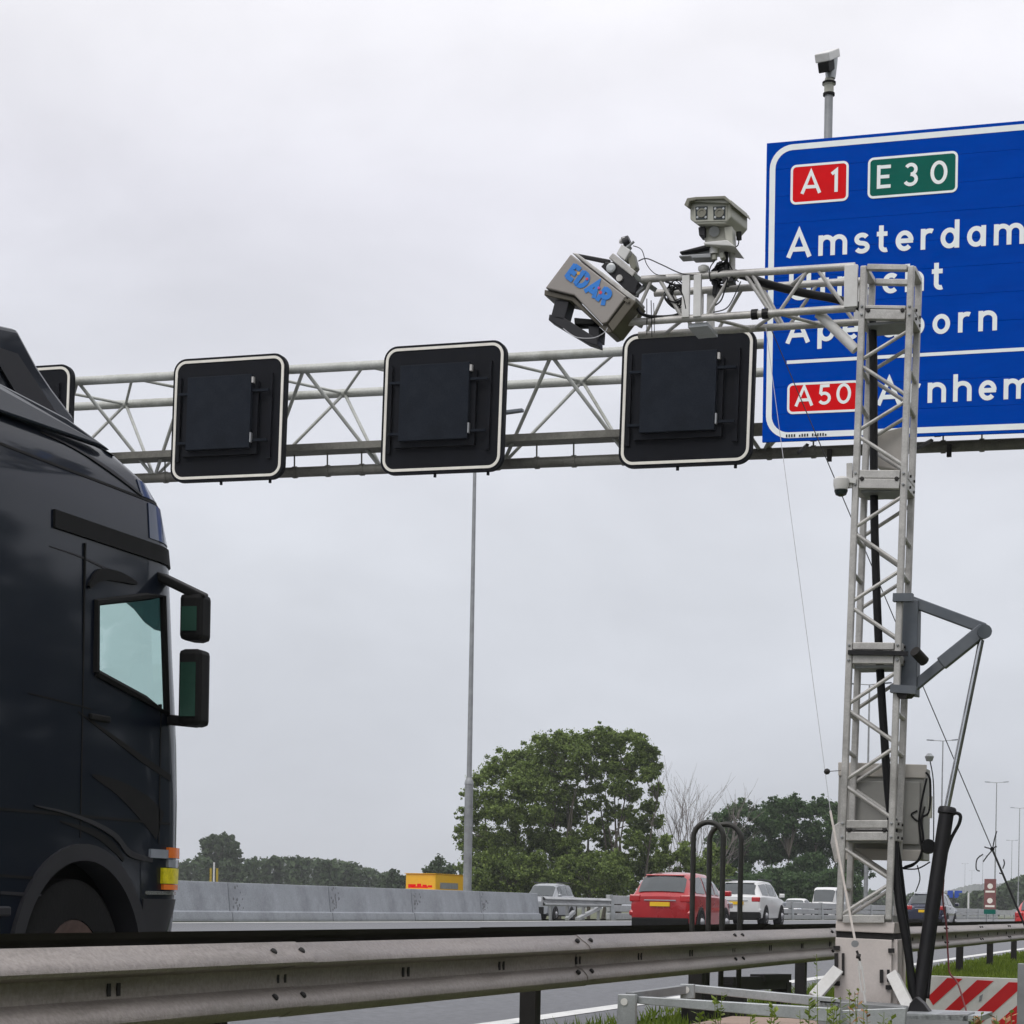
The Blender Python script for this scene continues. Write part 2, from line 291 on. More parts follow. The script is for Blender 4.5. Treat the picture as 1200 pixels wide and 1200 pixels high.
def npmesh(name, verts, nper, m, parent=None, loc=(0, 0, 0)):
    k = len(verts); nf = k // nper; org = ORG[parent] if parent else V(loc)
    me = bpy.data.meshes.new(name); me.vertices.add(k); me.vertices.foreach_set('co', (verts - np.array(org)).astype(np.float32).ravel())
    me.loops.add(k); me.loops.foreach_set('vertex_index', np.arange(k, dtype=np.int32)); me.polygons.add(nf)
    me.polygons.foreach_set('loop_start', np.arange(nf, dtype=np.int32) * nper); me.update(calc_edges=True)
    me.materials.append(M[m]); o = bpy.data.objects.new(name, me); COL.objects.link(o)
    if parent: o.parent = parent
    else: o.location = org
    ORG[o] = org; return o

# ------------------------------------------------------------------ ground, carriageways, markings
def sheet(name, prof, ys, m, kind='structure'):
    b = MB(); b.grid([[(x, y, z) for x, z in prof] for y in ys]); o = b.build(name, m); return tag(o, kind=kind)
YS = [-60, -20, 0, 10, 20, 30, 45, 60, 90, 130, 200, 320, 500, 800, 1300, 2300, 3300]
sheet('ground', [(3300, -.3), (300, -.3), (60, -.3), (8, -.15), (0, -.05), (-4.45, -.045), (-5.2, -.07), (-22, .36), (-24, .36), (-40, -.06), (-46, -.35), (-90, -.35), (-300, -.35), (-3300, -.35)], YS, 'ground')
sheet('carriageway', [(-u, road_z(u)) for u in (4.55, 9, 13, 17, 21.35)], YS, 'asphalt')
sheet('opposite_carriageway', [(-24.9, .40), (-32, .2), (-39.6, .01)], YS, 'asphalt')
def marking(u, wd, spans):
    b = MB()
    for a, c in spans:
        n = max(1, int((c - a) / 40)); ys = [a + (c - a) * i / n for i in range(n + 1)]
        b.grid([[(-u - wd / 2, y, road_z(u + wd / 2) + .005), (-u + wd / 2, y, road_z(u - wd / 2) + .005)] for y in ys])
    return tag(b.build('edge_line' if len(spans) == 1 else 'lane_line', 'paint'), kind='structure')
marking(5.25, .2, [(-40, 1500)]); marking(20.9, .2, [(-40, 1500)])
for u, off in ((9.15, 1.0), (13.05, 4.0)): marking(u, .15, [(y, y + 3) for y in [off + 12 * i - 24 for i in range(40)]])
p0, p1 = PZ(258, 1094.5, road_z(17)), PZ(352, 1093.5, road_z(17))
marking(17.0, .15, [(p0.y + k * 15, p0.y + k * 15 + max(3, p1.y - p0.y)) for k in range(-2, 30)])

# ------------------------------------------------------------------ near guard rail, double sided
RX, RT = -3.75, 0.73
gr = thing('guard_rail', (RX - .25, 15.5, 0), 'double sided weathered steel guard rail in front of the carriageway, nearest the viewer', 'guard rail')
PROF = [(.0, .0), (.012, .016), (.028, .034), (.048, .066), (.066, .086), (.082, .092), (.094, .084), (.100, .060), (.106, .022), (.114, .004), (.155, .0), (.188, .004), (.196, .018), (.206, .040), (.228, .064), (.250, .078), (.268, .080), (.284, .070), (.298, .045), (.310, .012)]
def beam_mesh(x, zt, y0, y1, sgn=1):
    b = MB(); outer = [[(x + sgn * p, y, zt - d) for d, p in PROF] for y in (y0, y1)]; inner = [[(x + sgn * (p - .004), y, zt - d) for d, p in PROF] for y in (y0, y1)]
    b.grid(outer); b.grid(inner)
    for yy in (0, 1): b.strip(outer[yy], inner[yy])
    return b
def bolts_mesh(x, zt, y0, y1, sgn=1):
    b = MB()
    for k in range(3):
        y = y0 + (y1 - y0) * (k + .02) / 3
        for dy in (-.035, .03): b.box(x + sgn * .0, x + sgn * .006, y + dy, y + dy + .022, zt - .178, zt - .132)
    for dy in (-.14, .12):
        for d, p in ((.040, .052), (.226, .062)):
            b.lathe((x + sgn * (p - .006), y0 + dy, zt - d), (sgn * .75, 0, .65), [(0, .016), (.016, .016), (.020, .011)], 8)
    return b
base = None
for k in range(-3, 16):
    y0, y1 = 7.5 + 4 * k, 11.5 + 4 * k
    if base is None:
        base = beam_mesh(RX, RT, y0, y1 + .16).build('rail_beam', 'rail', gr, smooth=True); base_y = y0
        bb = bolts_mesh(RX, RT, y0, y1).build('rail_bolt', 'dark', base); tag(bb, kind='stuff')
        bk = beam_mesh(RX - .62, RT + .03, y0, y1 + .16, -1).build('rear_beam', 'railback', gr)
        pm = MB(); pm.beam((RX - .26, y0 - .08, -.6), (RX - .26, y0 - .08, RT - .04), .10, .10); pm = pm.build('rail_post', 'post', gr)
        ar = MB(); ar.box(RX - .6, RX - .012, y0 - .14, y0 - .02, RT - .26, RT - .10); ar = ar.build('spacer', 'post', gr)
        protos = (base, bk, pm, ar)
    else:
        for q in protos: 
            c = dup(q, parent=gr); c.location = (.004 * (k % 2), y0 - base_y, random.uniform(-.004, .004))

# ------------------------------------------------------------------ median concrete barrier with separate segments
BX = -21.75; BZ = road_z(21.4)
bar = thing('concrete_barrier', (BX - .2, 50, BZ), 'long grey stepped concrete barrier along the median behind the lorry', 'barrier')
prof = [(.0, .0), (.0, .06), (-.03, .22), (-.085, .235), (-.16, .90), (-.34, .90), (-.40, .235), (-.46, .22), (-.49, .06), (-.49, .0)]
first = None
for k in range(14):
    y1 = 63.0 - 5.45 * k; y0 = y1 - 5.42
    if first is None:
        b = MB(); n = len(prof); A = [(BX + x, y0, BZ + z) for x, z in prof]; b.prism(A, (0, y1 - y0, 0)); sg = first = b.build('barrier_segment', 'concrete', bar, bevel=.012); fy = y0
    else:
        sg = first.copy(); COL.objects.link(sg); sg.parent = bar; sg.location = (0, y0 - fy, random.uniform(-.008, .008))
    h = MB()
    for i in range(random.randint(14, 26)):
        zz = .27 + .6 * random.random(); yy = fy + .10 + random.random() * random.choice((.3, .5, .6)); xx = BX - .085 - (zz - .235) * .113 + .001
        h.lathe((xx - .01, yy, BZ + zz), (1, 0, .1), [(0, .045), (.012, .034 * random.uniform(.4, 1.2))], 7)
    ORG[sg] = ORG[bar]; tag(h.build('lifting_hole', 'holegrey', sg), kind='stuff')

# median steel rail beyond the concrete
mr = thing('median_guard_rail', (BX - .2, 65, BZ), 'pale steel guard rail continuing the median beyond the concrete barrier end', 'guard rail')
def mbeam(x, zt, y0, y1, h=.31):
    b = MB(); pr = [(d * h / .31, p) for d, p in PROF]; b.grid([[(x + p, y, zt - d) for d, p in pr] for y in (y0, y1)]); b.box(x - .06, x - .01, y0, y1, zt - h, zt); return b
mbeam(BX + .02, BZ + .80, 63.05, 70.6).build('rail_beam', 'concrete2', mr)
for i, y in enumerate((64.2, 66.0, 67.8, 69.6)):
    b = MB(); b.beam((BX - .1, y, BZ), (BX - .1, y, BZ + .7), .08, .12); b.build('rail_post', 'galvd', mr)
b = MB(); b.beam((BX - .05, 67.0, BZ + .05), (BX - .05, 69.6, BZ + .46), .1, .16); b.build('brace', 'concrete2', mr)
b = MB(); b.beam((BX - .05, 65.8, BZ + .05), (BX - .05, 66.6, BZ + .3), .1, .12); b.build('brace', 'concrete2', mr)
pl = None
for k in range(16):
    y0 = 70.7 + 8 * k
    if pl is None:
        b = MB()
        for z0, z1, t in ((.60, .92, .10), (.32, .56, .06), (.02, .26, .10)): b.box(BX - .05 - t, BX, y0, y0 + 7.9, BZ + z0, BZ + z1)
        pl = b.build('rail_panel', 'concrete2', mr, bevel=.02)
        b = MB(); b.prism([(BX + .03, y0 + .1, BZ), (BX + .03, y0 + .75, BZ), (BX + .03, y0 + .25, BZ + .95), (BX + .03, y0 + .02, BZ + .95)], (-.2, 0, 0)); pp = b.build('rail_post', 'galv', mr)
    else:
        for q in (pl, pp): c = dup(q, parent=mr); c.location = (0, 8 * k, 0)
# far bank and rail seen past the mast
bk = MB(); bk.grid([[(x, y, z) for x, z in ((-22.5, .3), (-20.6, .95), (-19, 1.02), (-15, .95), (-13.8, .1))] for y in (225, 260, 330, 420)]); tag(bk.build('grass_bank', 'grass'), kind='structure')

# ------------------------------------------------------------------ sign gantry
TILT = 0.0257
YN, YF, YB, YT = 26.15, 27.55, 26.85, 26.72
def chord(pa, pb, y, r, x0, x1):
    a, b_ = PY(*pa, y), PY(*pb, y); f = lambda x: V((x, y, a.z + (b_.z - a.z) * (x - a.x) / (b_.x - a.x))); return f
top = chord((150, 443.5), (700, 413.5), YN, .065, 0, 0); far = chord((150, 473.5), (700, 446), YF, .065, 0, 0)
bot = chord((340, 553.7), (720, 538.7), YB, .075, 0, 0); tray = chord((340, 528), (707, 511.5), YT, .05, 0, 0)
XL, XR = -23.2, -0.6
ga = thing('sign_gantry', ((XL + XR) / 2, YB, 0), 'grey tubular steel truss gantry spanning the motorway and carrying the signs', 'gantry')
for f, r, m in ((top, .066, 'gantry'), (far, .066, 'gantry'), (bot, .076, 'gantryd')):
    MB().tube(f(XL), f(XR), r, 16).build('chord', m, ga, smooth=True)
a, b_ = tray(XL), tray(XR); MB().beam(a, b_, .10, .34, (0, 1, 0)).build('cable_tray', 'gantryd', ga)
xa = PY(356, 436, YN).x; xb = PY(646, 421, YN).x; dxn = (xb - xa) / 2
nodes = [xa + dxn * k for k in range(-10, 14) if XL < xa + dxn * k < XR]
for x in nodes:
    for s in (-.5, .5):
        if XL < x + s * dxn < XR:
            MB().tube(top(x), bot(x + s * dxn), .027, 10).build('diagonal', 'gantry', ga, smooth=True)
            MB().tube(far(x), bot(x + s * dxn), .025, 10).build('diagonal', 'gantry', ga, smooth=True)
            MB().tube(far(x), top(x + s * dxn), .022, 10).build('diagonal', 'gantry', ga, smooth=True)
for i in range(40):
    x = XL + .4 + i * (XR - XL - .8) / 39 + random.uniform(-.12, .12)
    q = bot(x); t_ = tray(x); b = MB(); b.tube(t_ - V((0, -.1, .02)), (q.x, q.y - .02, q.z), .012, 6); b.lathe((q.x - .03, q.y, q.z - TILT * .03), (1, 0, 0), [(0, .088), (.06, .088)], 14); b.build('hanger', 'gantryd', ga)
for x in (XL, XR):
    b = MB(); b.tube((x, YN + .1, -.3), (x, YN + .1, top(x).z), .16, 16); b.tube((x, YF - .1, -.3), (x, YF - .1, far(x).z), .16, 16); b.build('column', 'gantry', ga, smooth=True)
    b = MB(); b.box(x - .5, x + .5, YN - .4, YF + .4, -.4, .1 if x > -10 else .5); b.build('footing', 'concrete', ga)

# ------------------------------------------------------------------ four matrix signal panels
YP = 25.72
wp = (PY(590.3, 478, YP) - PY(444.5, 478, YP)).x; c2 = PY(517.3, 478.2, YP); hp = (PY(590, 400, YP) - PY(590, 548.5, YP)).z * 1.03; wp *= .98
def panel_proto(px, py, label):
    c = PY(px, py, YP); t = thing('matrix_sign', (c.x, YP, c.z - hp / 2), label, 'matrix sign', 'matrix signs hung along the gantry')
    P = lambda poly, y: [(c.x + x, y, c.z + z) for x, z in poly]
    ro = rrect(0, 0, wp, hp, .20, 8)
    b = MB(); b.prism(P(ro, YP), (0, .09, 0)); b.build('board', 'black', t)
    o, i = rrect(0, 0, wp - .07, hp - .07, .17, 8), rrect(0, 0, wp - .145, hp - .145, .135, 8); n = len(o)
    b = MB(); A, B_ = P(o, YP - .012), P(i, YP - .012); b.strip(A + A[:1], B_ + B_[:1]); b.strip(A + A[:1], P(o, YP + .01) + P(o, YP + .01)[:1]); b.strip(B_ + B_[:1], P(i, YP + .01) + P(i, YP + .01)[:1]); b.build('border', 'border', t)
    k = wp / 1.85
    b = MB(); b.box(c.x - .70 * k, c.x + .52 * k, YP - .07, YP - .002, c.z - .55 * k, c.z + .50 * k)
    d0 = b.build('display_box', 'black', t)
    b = MB(); b.box(c.x - .605 * k, c.x + .44 * k, YP - .145, YP - .072, c.z - .475 * k, c.z + .59 * k); d = b.build('display_door', 'panel', t, bevel=.008)
    for sx, z in ((-1, .36), (-1, -.36), (1, .36), (1, -.36)):
        x0, x1 = ((-.79, -.605) if sx < 0 else (.44, .70)); b = MB(); b.box(c.x + x0 * k, c.x + x1 * k, YP - .11, YP - .074, c.z + (z - .018) * k, c.z + (z + .018) * k); b.build('bracket', 'panel', t)
    for sx in (-.80, .70):
        b = MB(); b.box(c.x + (sx - .03) * k, c.x + (sx + .03) * k, YP - .045, YP - .003, c.z - .62 * k, c.z + .62 * k); b.build('side_rail', 'black', t)
    b = MB(); b.box(c.x + .452 * k, c.x + .482 * k, YP - .16, YP - .105, c.z + .46 * k, c.z + .545 * k); b.build('latch', 'alu', t)
    b = MB(); b.box(c.x + .447 * k, c.x + .467 * k, YP - .155, YP - .105, c.z - .40 * k, c.z - .26 * k); b.build('latch', 'galvd', t)
    for sx in (-.10, .70):
        b = MB(); b.tube((c.x + sx * k, YP + .05, c.z - hp / 2 - .05), (c.x + sx * k, YP + .05, c.z - hp / 2 + .02), .022, 8); b.build('bolt', 'black', t)
    b = MB(); b.box(c.x - .62 * k, c.x + .62 * k, YP + .092, YP + .36, c.z - .2, c.z + .55); b.build('mounting_frame', 'gantryd', t)
    t.rotation_euler.y = TILT * .75; return t, c
mp_, mc = panel_proto(517.3, 478.2, 'square black matrix sign with grey door, directly above the tall lamp post')
for px, py, lb in ((265.7, 490.3, 'square black matrix sign with grey door just above the front of the lorry'), (802.8, 466.5, 'square black matrix sign with grey door under the mast boom, beside the blue sign'), (20, 500, 'black matrix sign mostly hidden behind the lorry roof at far left')):
    q = PY(px, py, YP); dup(mp_, (q.x, YP, q.z - hp / 2), lb)

# ------------------------------------------------------------------ lettering: stroke alphabet
def arc(cx, cy, rx, ry, a0, a1, n=14): return [(cx + rx * math.cos(rad(a0 + (a1 - a0) * i / n)), cy + ry * math.sin(rad(a0 + (a1 - a0) * i / n))) for i in range(n + 1)]
XH = .74; hs = .083
bowl = lambda cx: arc(cx, .36, .235, .285, 0, 360, 24)
def arch(x0, x1): return arc((x0 + x1) / 2, XH - .30, (x1 - x0) / 2, .222, 180, 0) + [(x1, 0)]
GL = {
 'A': (.92, [[(.07, 0), (.46, .95), (.85, 0)], [(.21, .29), (.71, .29)]]), 'm': (1.06, [[(.09, 0), (.09, XH)], arch(.09, .53), arch(.53, .97)]),
 'n': (.68, [[(.09, 0), (.09, XH)], arch(.09, .59)]), 'h': (.68, [[(.09, 0), (.09, 1)], arch(.09, .59)]),
 's': (.56, [arc(.28, .515, .19, .148, 25, 270) + arc(.28, .222, .20, .145, 90, -155)[1:]]),
 't': (.44, [[(.17, .96), (.17, .22)] + arc(.32, .22, .15, .145, 180, 295)[1:], [(.01, XH - hs), (.39, XH - hs)]]),
 'e': (.64, [arc(.32, .36, .235, .285, 0, 318, 20), [(.09, .36), (.62, .36)]]), 'r': (.46, [[(.09, 0), (.09, XH)], arc(.32, XH - .30, .23, .222, 180, 62)]),
 'd': (.68, [bowl(.32), [(.575, 0), (.575, 1)]]), 'a': (.68, [bowl(.32), [(.575, 0), (.575, XH)]]), 'U': (.82, [[(.09, 1), (.09, .36)] + arc(.41, .36, .32, .285, 180, 360)[1:] + [(.73, 1)]]),
 'c': (.56, [arc(.33, .36, .235, .285, 48, 312, 18)]), 'p': (.68, [bowl(.36), [(.10, XH), (.10, -.27)]]), 'l': (.26, [[(.1, 0), (.1, 1)]]), 'o': (.66, [bowl(.33)]),
 'E': (.66, [[(.09, 0), (.09, 1)], [(.09, 1 - hs), (.60, 1 - hs)], [(.09, .5), (.54, .5)], [(.09, hs), (.60, hs)]]),
 '3': (.64, [arc(.31, .715, .21, .205, 150, -90) , arc(.30, .295, .24, .215, 90, -155)]), '0': (.74, [arc(.37, .5, .28, .42, 0, 360, 28)]), '1': (.40, [[(.04, .79), (.24, .94), (.24, 0)]]),
 '5': (.66, [[(.56, 1 - hs), (.17, 1 - hs), (.13, .53)], arc(.31, .32, .25, .242, 137, -150)]), 'R': (.70, [[(.09, 0), (.09, 1)], [(.09, .92), (.36, .92)] + arc(.36, .69, .23, .23, 90, -90)[1:] + [(.09, .46)], [(.36, .46), (.62, 0)]]),
 'D': (.76, [[(.09, 0), (.09, 1)], [(.09, .92), (.33, .92)] + arc(.33, .5, .33, .42, 90, -90)[1:] + [(.09, .08)]]),
}
LIFT = [0]
def stroke(mb, pts, half, place):
    n = len(pts); closed = n > 3 and abs(pts[0][0] - pts[-1][0]) < 1e-6 and abs(pts[0][1] - pts[-1][1]) < 1e-6; A = []; B_ = []
    for i in range(n):
        p = V((*pts[i], 0)); a = V((*pts[i - 1], 0)) if i else (V((*pts[-2], 0)) if closed else None); c = V((*pts[i + 1], 0)) if i < n - 1 else (V((*pts[1], 0)) if closed else None)
        d1 = (p - a).normalized() if a else None; d2 = (c - p).normalized() if c else None
        if d1 is None: d1 = d2
        if d2 is None: d2 = d1
        t = (d1 + d2).normalized(); nn_ = V((-t.y, t.x, 0)); k = half / max(.45, nn_.dot(V((-d1.y, d1.x, 0))))
        A.append(p + nn_ * k); B_.append(p - nn_ * k)
    LIFT[0] = (LIFT[0] + 1) % 5; lf = LIFT[0] * .0007
    mb.strip([place(q.x, q.y, lf) for q in A], [place(q.x, q.y, lf) for q in B_])
def letters(word, left, right, cap, m, parent, half=hs, up=None, nrm=V((0, -1, 0))):
    """word between two points of its base line, cap height in metres"""
    L_, R2 = V(left), V(right); d = (R2 - L_); W_ = d.length / cap; d = d.normalized(); upv = V(up) if up else V((0, 0, 1))
    tot = sum(GL[c][0] for c in word); gap = (W_ - tot) / max(1, len(word) - 1) if len(word) > 1 else 0; x = 0
    for c in word:
        mb = MB()
        for pl_ in GL[c][1]:
            stroke(mb, pl_, half, lambda a, b2, lf, x=x: L_ + d * ((x + a) * cap) + upv * (b2 * cap) + nrm * lf)
        mb.build('letter', m, parent); x += GL[c][0] + gap

# ------------------------------------------------------------------ blue direction sign
YSg = 25.50
tl, bl = PY(898.6, 168, YSg), PY(893.2, 518.5, YSg); SH = tl.z - bl.z; SW = 5.3
ax = V((math.cos(TILT), 0, -math.sin(TILT)))
bs = thing('direction_sign', (tl.x + SW / 2, YSg, bl.z - TILT * SW / 2), 'large blue motorway direction sign reading Amsterdam, Utrecht, Apeldoorn and Arnhem', 'road sign')
def S(px, py, y=None): return PY(px, py, y if y else YSg - .006)
npk = 11
for k in range(npk):
    z1 = tl.z - SH * k / npk; z0 = tl.z - SH * (k + 1) / npk + .004
    sk = (bl.x - tl.x) * (k + .5) / npk
    A = [V((tl.x + sk, YSg, z0)), V((tl.x + sk, YSg, z0)) + ax * SW, V((tl.x + sk, YSg, z1)) + ax * SW, V((tl.x + sk, YSg, z1))]
    b = MB(); b.prism(A, (0, .04, 0)); b.build('plank', 'blue', bs)
b = MB(); b.prism([tl + V((.02, .045, -.02)), tl + ax * (SW - .02) + V((0, .045, -.02)), bl + ax * (SW - .02) + V((0, .045, .02)), bl + V((.02, .045, .02))], (0, .03, 0)); b.build('back_plate', 'gantryd', bs)
for f in (.12, .42, .72, .95):
    b = MB(); p = tl + ax * SW * f; q = bl + ax * SW * f; b.beam((p.x, YSg + .14, p.z - .1), (q.x, YSg + .14, q.z + .03), .08, .1); b.build('sign_post', 'gantryd', bs)
    b = MB(); b.beam((q.x, YB - .1, bot(q.x).z), (q.x, YB - .1, bot(q.x).z - .16), .06, .05); b.beam((q.x - .06, YSg + .09, q.z - .03), (q.x - .45, YB, bot(q.x).z), .03, .04); b.build('clamp', 'post', bs)
# border ring, following the sign's own frame
cs = tl + ax * SW / 2 + V(((bl.x - tl.x) / 2, 0, -SH / 2)); upv = (tl - bl).normalized()
def ring(mb, c, w0, h0, r0, th, y):
    o, i = rrect(0, 0, w0, h0, r0, 8), rrect(0, 0, w0 - 2 * th, h0 - 2 * th, max(.01, r0 - th), 8); g = lambda P_: [V((c.x, y, c.z)) + V((ax.x, 0, ax.z)) * x + V((upv.x, 0, upv.z)) * z for x, z in P_]
    A, B_ = g(o), g(i); mb.strip(A + A[:1], B_ + B_[:1])
def fillr(mb, c, w0, h0, r0, y):
    P_ = [V((c.x, y, c.z)) + ax * x + upv * z for x, z in rrect(0, 0, w0, h0, r0, 6)]; mb.prism([V((p.x, y, p.z)) for p in P_], (0, .003, 0))
b = MB(); ring(b, cs, SW - .09, SH - .085, .30, .075, YSg - .004); b.build('border', 'signwhite', bs)
def plaque(name, corners, m, word, base, cap):
    a, c = S(*corners[0]), S(*corners[1]); cc = (a + c) / 2; w0 = (S(corners[2][0], corners[2][1]) - a).x; h0 = (a - S(*corners[3])).z
    b = MB(); fillr(b, cc, w0, h0, .07, YSg - .008); o = b.build(name, m, bs)
    b = MB(); ring(b, cc, w0, h0, .075, .03, YSg - .010); b.build('border', 'signwhite', o)
    letters(word, S(*base[0], YSg - .010), S(*base[1], YSg - .010), cap, 'signwhite', o, half=.074)
px_m = (S(1000, 300) - S(900, 300)).x / 100
plaque('route_plaque', ((926.5, 193.5), (994.5, 235.5), (994.5, 189), (926, 240)), 'signred', 'A1', ((938, 227.3), (984, 224.6)), 26.5 * px_m)
plaque('route_plaque', ((1017, 185), (1122.5, 225.5), (1122.5, 177.5), (1016.5, 233)), 'signgreen', 'E30', ((1027, 221.5), (1110.5, 215)), 27 * px_m)
plaque('route_plaque', ((922.5, 449.5), (1007.5, 482), (1007.5, 445.5), (922, 485.8)), 'signred', 'A50', ((931, 476.3), (997.5, 472.8)), 24 * px_m)
for word, a, c, cap in (('Amsterdam', (921.5, 302.3), (1200.5, 285.5), 32), ('Utrecht', (924, 352.5), (1106, 339), 32), ('Apeldoorn', (920.5, 402.8), (1168.5, 387), 31), ('Arnhem', (1027, 475), (1211, 466.5), 31)):
    letters(word, S(*a), S(*c), cap * px_m, 'signwhite', bs)
b = MB(); p, q = S(922, 424.6), S(1290, 404); b.strip([p - V((0, 0, .022)), q - V((0, 0, .022))], [p + V((0, 0, .022)), q + V((0, 0, .022))]); b.build('dividing_line', 'signwhite', bs)
b = MB(); x = 0
for i in range(16):
    if i in (4, 9): continue
    p = S(921 + i * 3.05, 510.8 - i * .12, YSg - .009); b.box(p.x, p.x + .018, YSg - .010, YSg - .007, p.z - .018, p.z + .018 * random.choice((.4, 1, 1)))
b.build('maker_mark', 'plast', bs)

# traffic camera on a pole above the sign
p = PY(970.5, 165, 26.3); q = PY(971.3, 112, 26.3)
cc = thing('traffic_camera', (p.x, 26.3, p.z - 1.2), 'white traffic camera on a grey pole rising above the blue sign', 'camera')
MB().tube((p.x, 26.3, p.z - 2.6), q, .055, 14).build('pole', 'galvd', cc, smooth=True)
k = .0128
b = MB(); b.lathe(q, (0, 0, 1), [(0, .066), (.01, .075), (.03, .078), (.035, .064), (.13, .064), (.15, .085), (.17, .088), (.185, .066), (.24, .05)], 16); b.build('pan_head', 'khaki', cc, smooth=True)
for dz_, r_s in ((0, .079), (.148, .091)):
    b = MB(); b.lathe(q + V((0, 0, dz_)), (0, 0, 1), [(0, r_s), (.028, r_s)], 16); b.build('seal', 'plast', cc)
b = MB(); b.lathe(q + V((.02, 0, .22)), (0, 0, 1), [(0, .062), (.05, .07), (.24, .088), (.30, .09)], 14); b.build('yoke', 'galv', cc, smooth=True)
hc = PY(970, 68, 26.2); dvec = V((-.12, -.80, -.42)).normalized(); sidev = dvec.cross(V((0, 0, 1))).normalized(); upc = sidev.cross(dvec)
def obox(mb, c, d, s_, u2, l, w0, h0): 
    return mb.add([c + d * i * l / 2 + s_ * j * w0 / 2 + u2 * k2 * h0 / 2 for k2 in (-1, 1) for i, j in ((-1, -1), (1, -1), (1, 1), (-1, 1))], [(3, 2, 1, 0), (4, 5, 6, 7), (0, 1, 5, 4), (1, 2, 6, 5), (2, 3, 7, 6), (3, 0, 4, 7)])
b = MB(); obox(b, hc + upc * .03, dvec, sidev, upc, .46, .20, .11); b.build('housing', 'white', cc, bevel=.012)
b = MB(); obox(b, hc + dvec * .10 - upc * .09, dvec, sidev, upc, .26, .15, .13); b.build('lens_block', 'plast', cc, bevel=.012)

# ------------------------------------------------------------------ mobile sensor mast on a trailer
YM = 12.7; DM = .31
def FPT(px, py, d=0.0): p = PY(px, py, YM); return p + V((0, d, 0))     # front-plane point pushed back by d
def FP(px, py, d=0.0): return PY(px, py, YM + d)                          # measured point on the plane d behind the front
ms = thing('sensor_mast', tuple(FP(1015, 1180, .15)), 'pale aluminium truss mast with side boom standing on a trailer beside the guard rail', 'mast')
LT = lambda x, y: FP(1006.7 + (x), y)
def legp(side, y, d=0.0):                       # a leg's axis at picture height y
    t = (y - 467) / (930 - 467); px = (1006.7 - 17.3 * t) if side == 0 else (1062.7 - 16.1 * t); return FPT(px, y, d)
TOPY, BOTY = 312, 1078
for s in (0, 1):
    for d in (0, DM):
        MB().beam(legp(s, TOPY, d), legp(s, BOTY, d), .042, .042, (0, -1, 0)).build('mast_leg', 'alu', ms, bevel=.008)
for (y0, y1) in ((384, 549), (578, 752), (784, 962), (990, 1076)):
    n = 4 if y1 - y0 > 120 else 2; ys = [y0 + (y1 - y0) * i / n for i in range(n + 1)]
    for d in (0, DM):
        for i in range(n):
            s0 = ((i + 1) % 2) if n == 4 else i % 2
            MB().tube(legp(s0, ys[i] + 3, d), legp(1 - s0, ys[i + 1] - 3, d), .0125, 8).build('lacing', 'alu', ms, smooth=True)
    for s in (0, 1):
        for i in (1, 2) if n == 4 else (1,):
            ym = ys[i] + 6
            MB().tube(legp(s, ym, 0), legp(s, ym + 3, DM), .015, 8).build('lacing', 'alu', ms, smooth=True)
def frame(y, h):
    for d in (0, DM):
        a, c = legp(0, y, d), legp(1, y, d); MB().beam(a + V((.024, 0, 0)), c - V((.024, 0, 0)), h, .05, (0, 1, 0)).build('joint_plate', 'alu', ms, bevel=.004)
    for s in (0, 1):
        a, c = legp(s, y, 0), legp(s, y, DM); MB().beam(a + V((0, .024, 0)), c - V((0, .024, 0)), .05, h, (0, 0, 1)).build('joint_plate', 'alu', ms, bevel=.004)
for y, h in ((314, .035), (361, .022), (369.5, .062), (556.5, .052), (567.5, .062), (757.5, .045), (773, .055), (966, .050), (980, .055), (1077, .05)): frame(y, h)
for ya, yb in ((361, 369), (556.5, 567.5), (757.5, 773), (966, 980)):
    for s_ in (0, 1):
        for f_ in (.14, .86) if s_ == 0 else (.5,):
            a, c = legp(0, (ya + yb) / 2, -.004), legp(1, (ya + yb) / 2, -.004); q_ = a.lerp(c, f_ if s_ == 0 else .5)
            if s_ == 0: MB().lathe(q_, (0, -1, 0), [(-.02, .014), (.028, .014), (.03, .008)], 8).build('joint_bolt', 'post', ms)
        for yy in (ya - 1, yb + 1):
            q_ = legp(s_, yy, -.02); MB().lathe(q_, (0, -1, 0), [(0, .009), (.012, .009), (.014, .005)], 6).build('joint_bolt', 'galvd', ms)
            q_ = legp(1, yy, 0) + V((.022, DM * (.25 + .5 * s_), 0)); MB().lathe(q_, (1, 0, 0), [(0, .010), (.012, .010)], 6).build('joint_bolt', 'post', ms)
# closing plates under the joints
for y in (575, 781, 985, 379): 
    a, c = legp(0, y, .03), legp(1, y, DM - .03); MB().box(a.x + .03, c.x - .03, a.y, c.y, a.z - .008, a.z + .008).build('floor_plate', 'galvd', ms)
# boom: four chords and lacing, reaching over the rail
def bc(pa, pb, d): return FPT(*pa, d), FPT(*pb, d)
TF = bc((1002, 312), (752, 327.5), 0); TR_ = bc((1002, 312), (752, 327.5), DM); BF = bc((1002, 361), (733, 378), 0); BR_ = bc((1002, 361), (733, 378), DM)
for a, c in (TF, TR_, BF, BR_): MB().tube(a, c, .0245, 12).build('boom_chord', 'alu', ms, smooth=True)
def onl(seg, px): 
    a, c = seg; xt = FP(px, 340).x; t = (xt - a.x) / (c.x - a.x); return a.lerp(c, t)
tn = [952, 868, 772]; bn = [1000, 910, 829, 802, 752]
for px0, px1 in ((957, 992), (947, 913), (880, 907), (872, 904), (857, 828), (772, 801), (764, 742)):
    for T_, B_ in ((TF, BF), (TR_, BR_)): MB().tube(onl(T_, px0), onl(B_, px1), .0125, 8).build('boom_lacing', 'alu', ms, smooth=True)
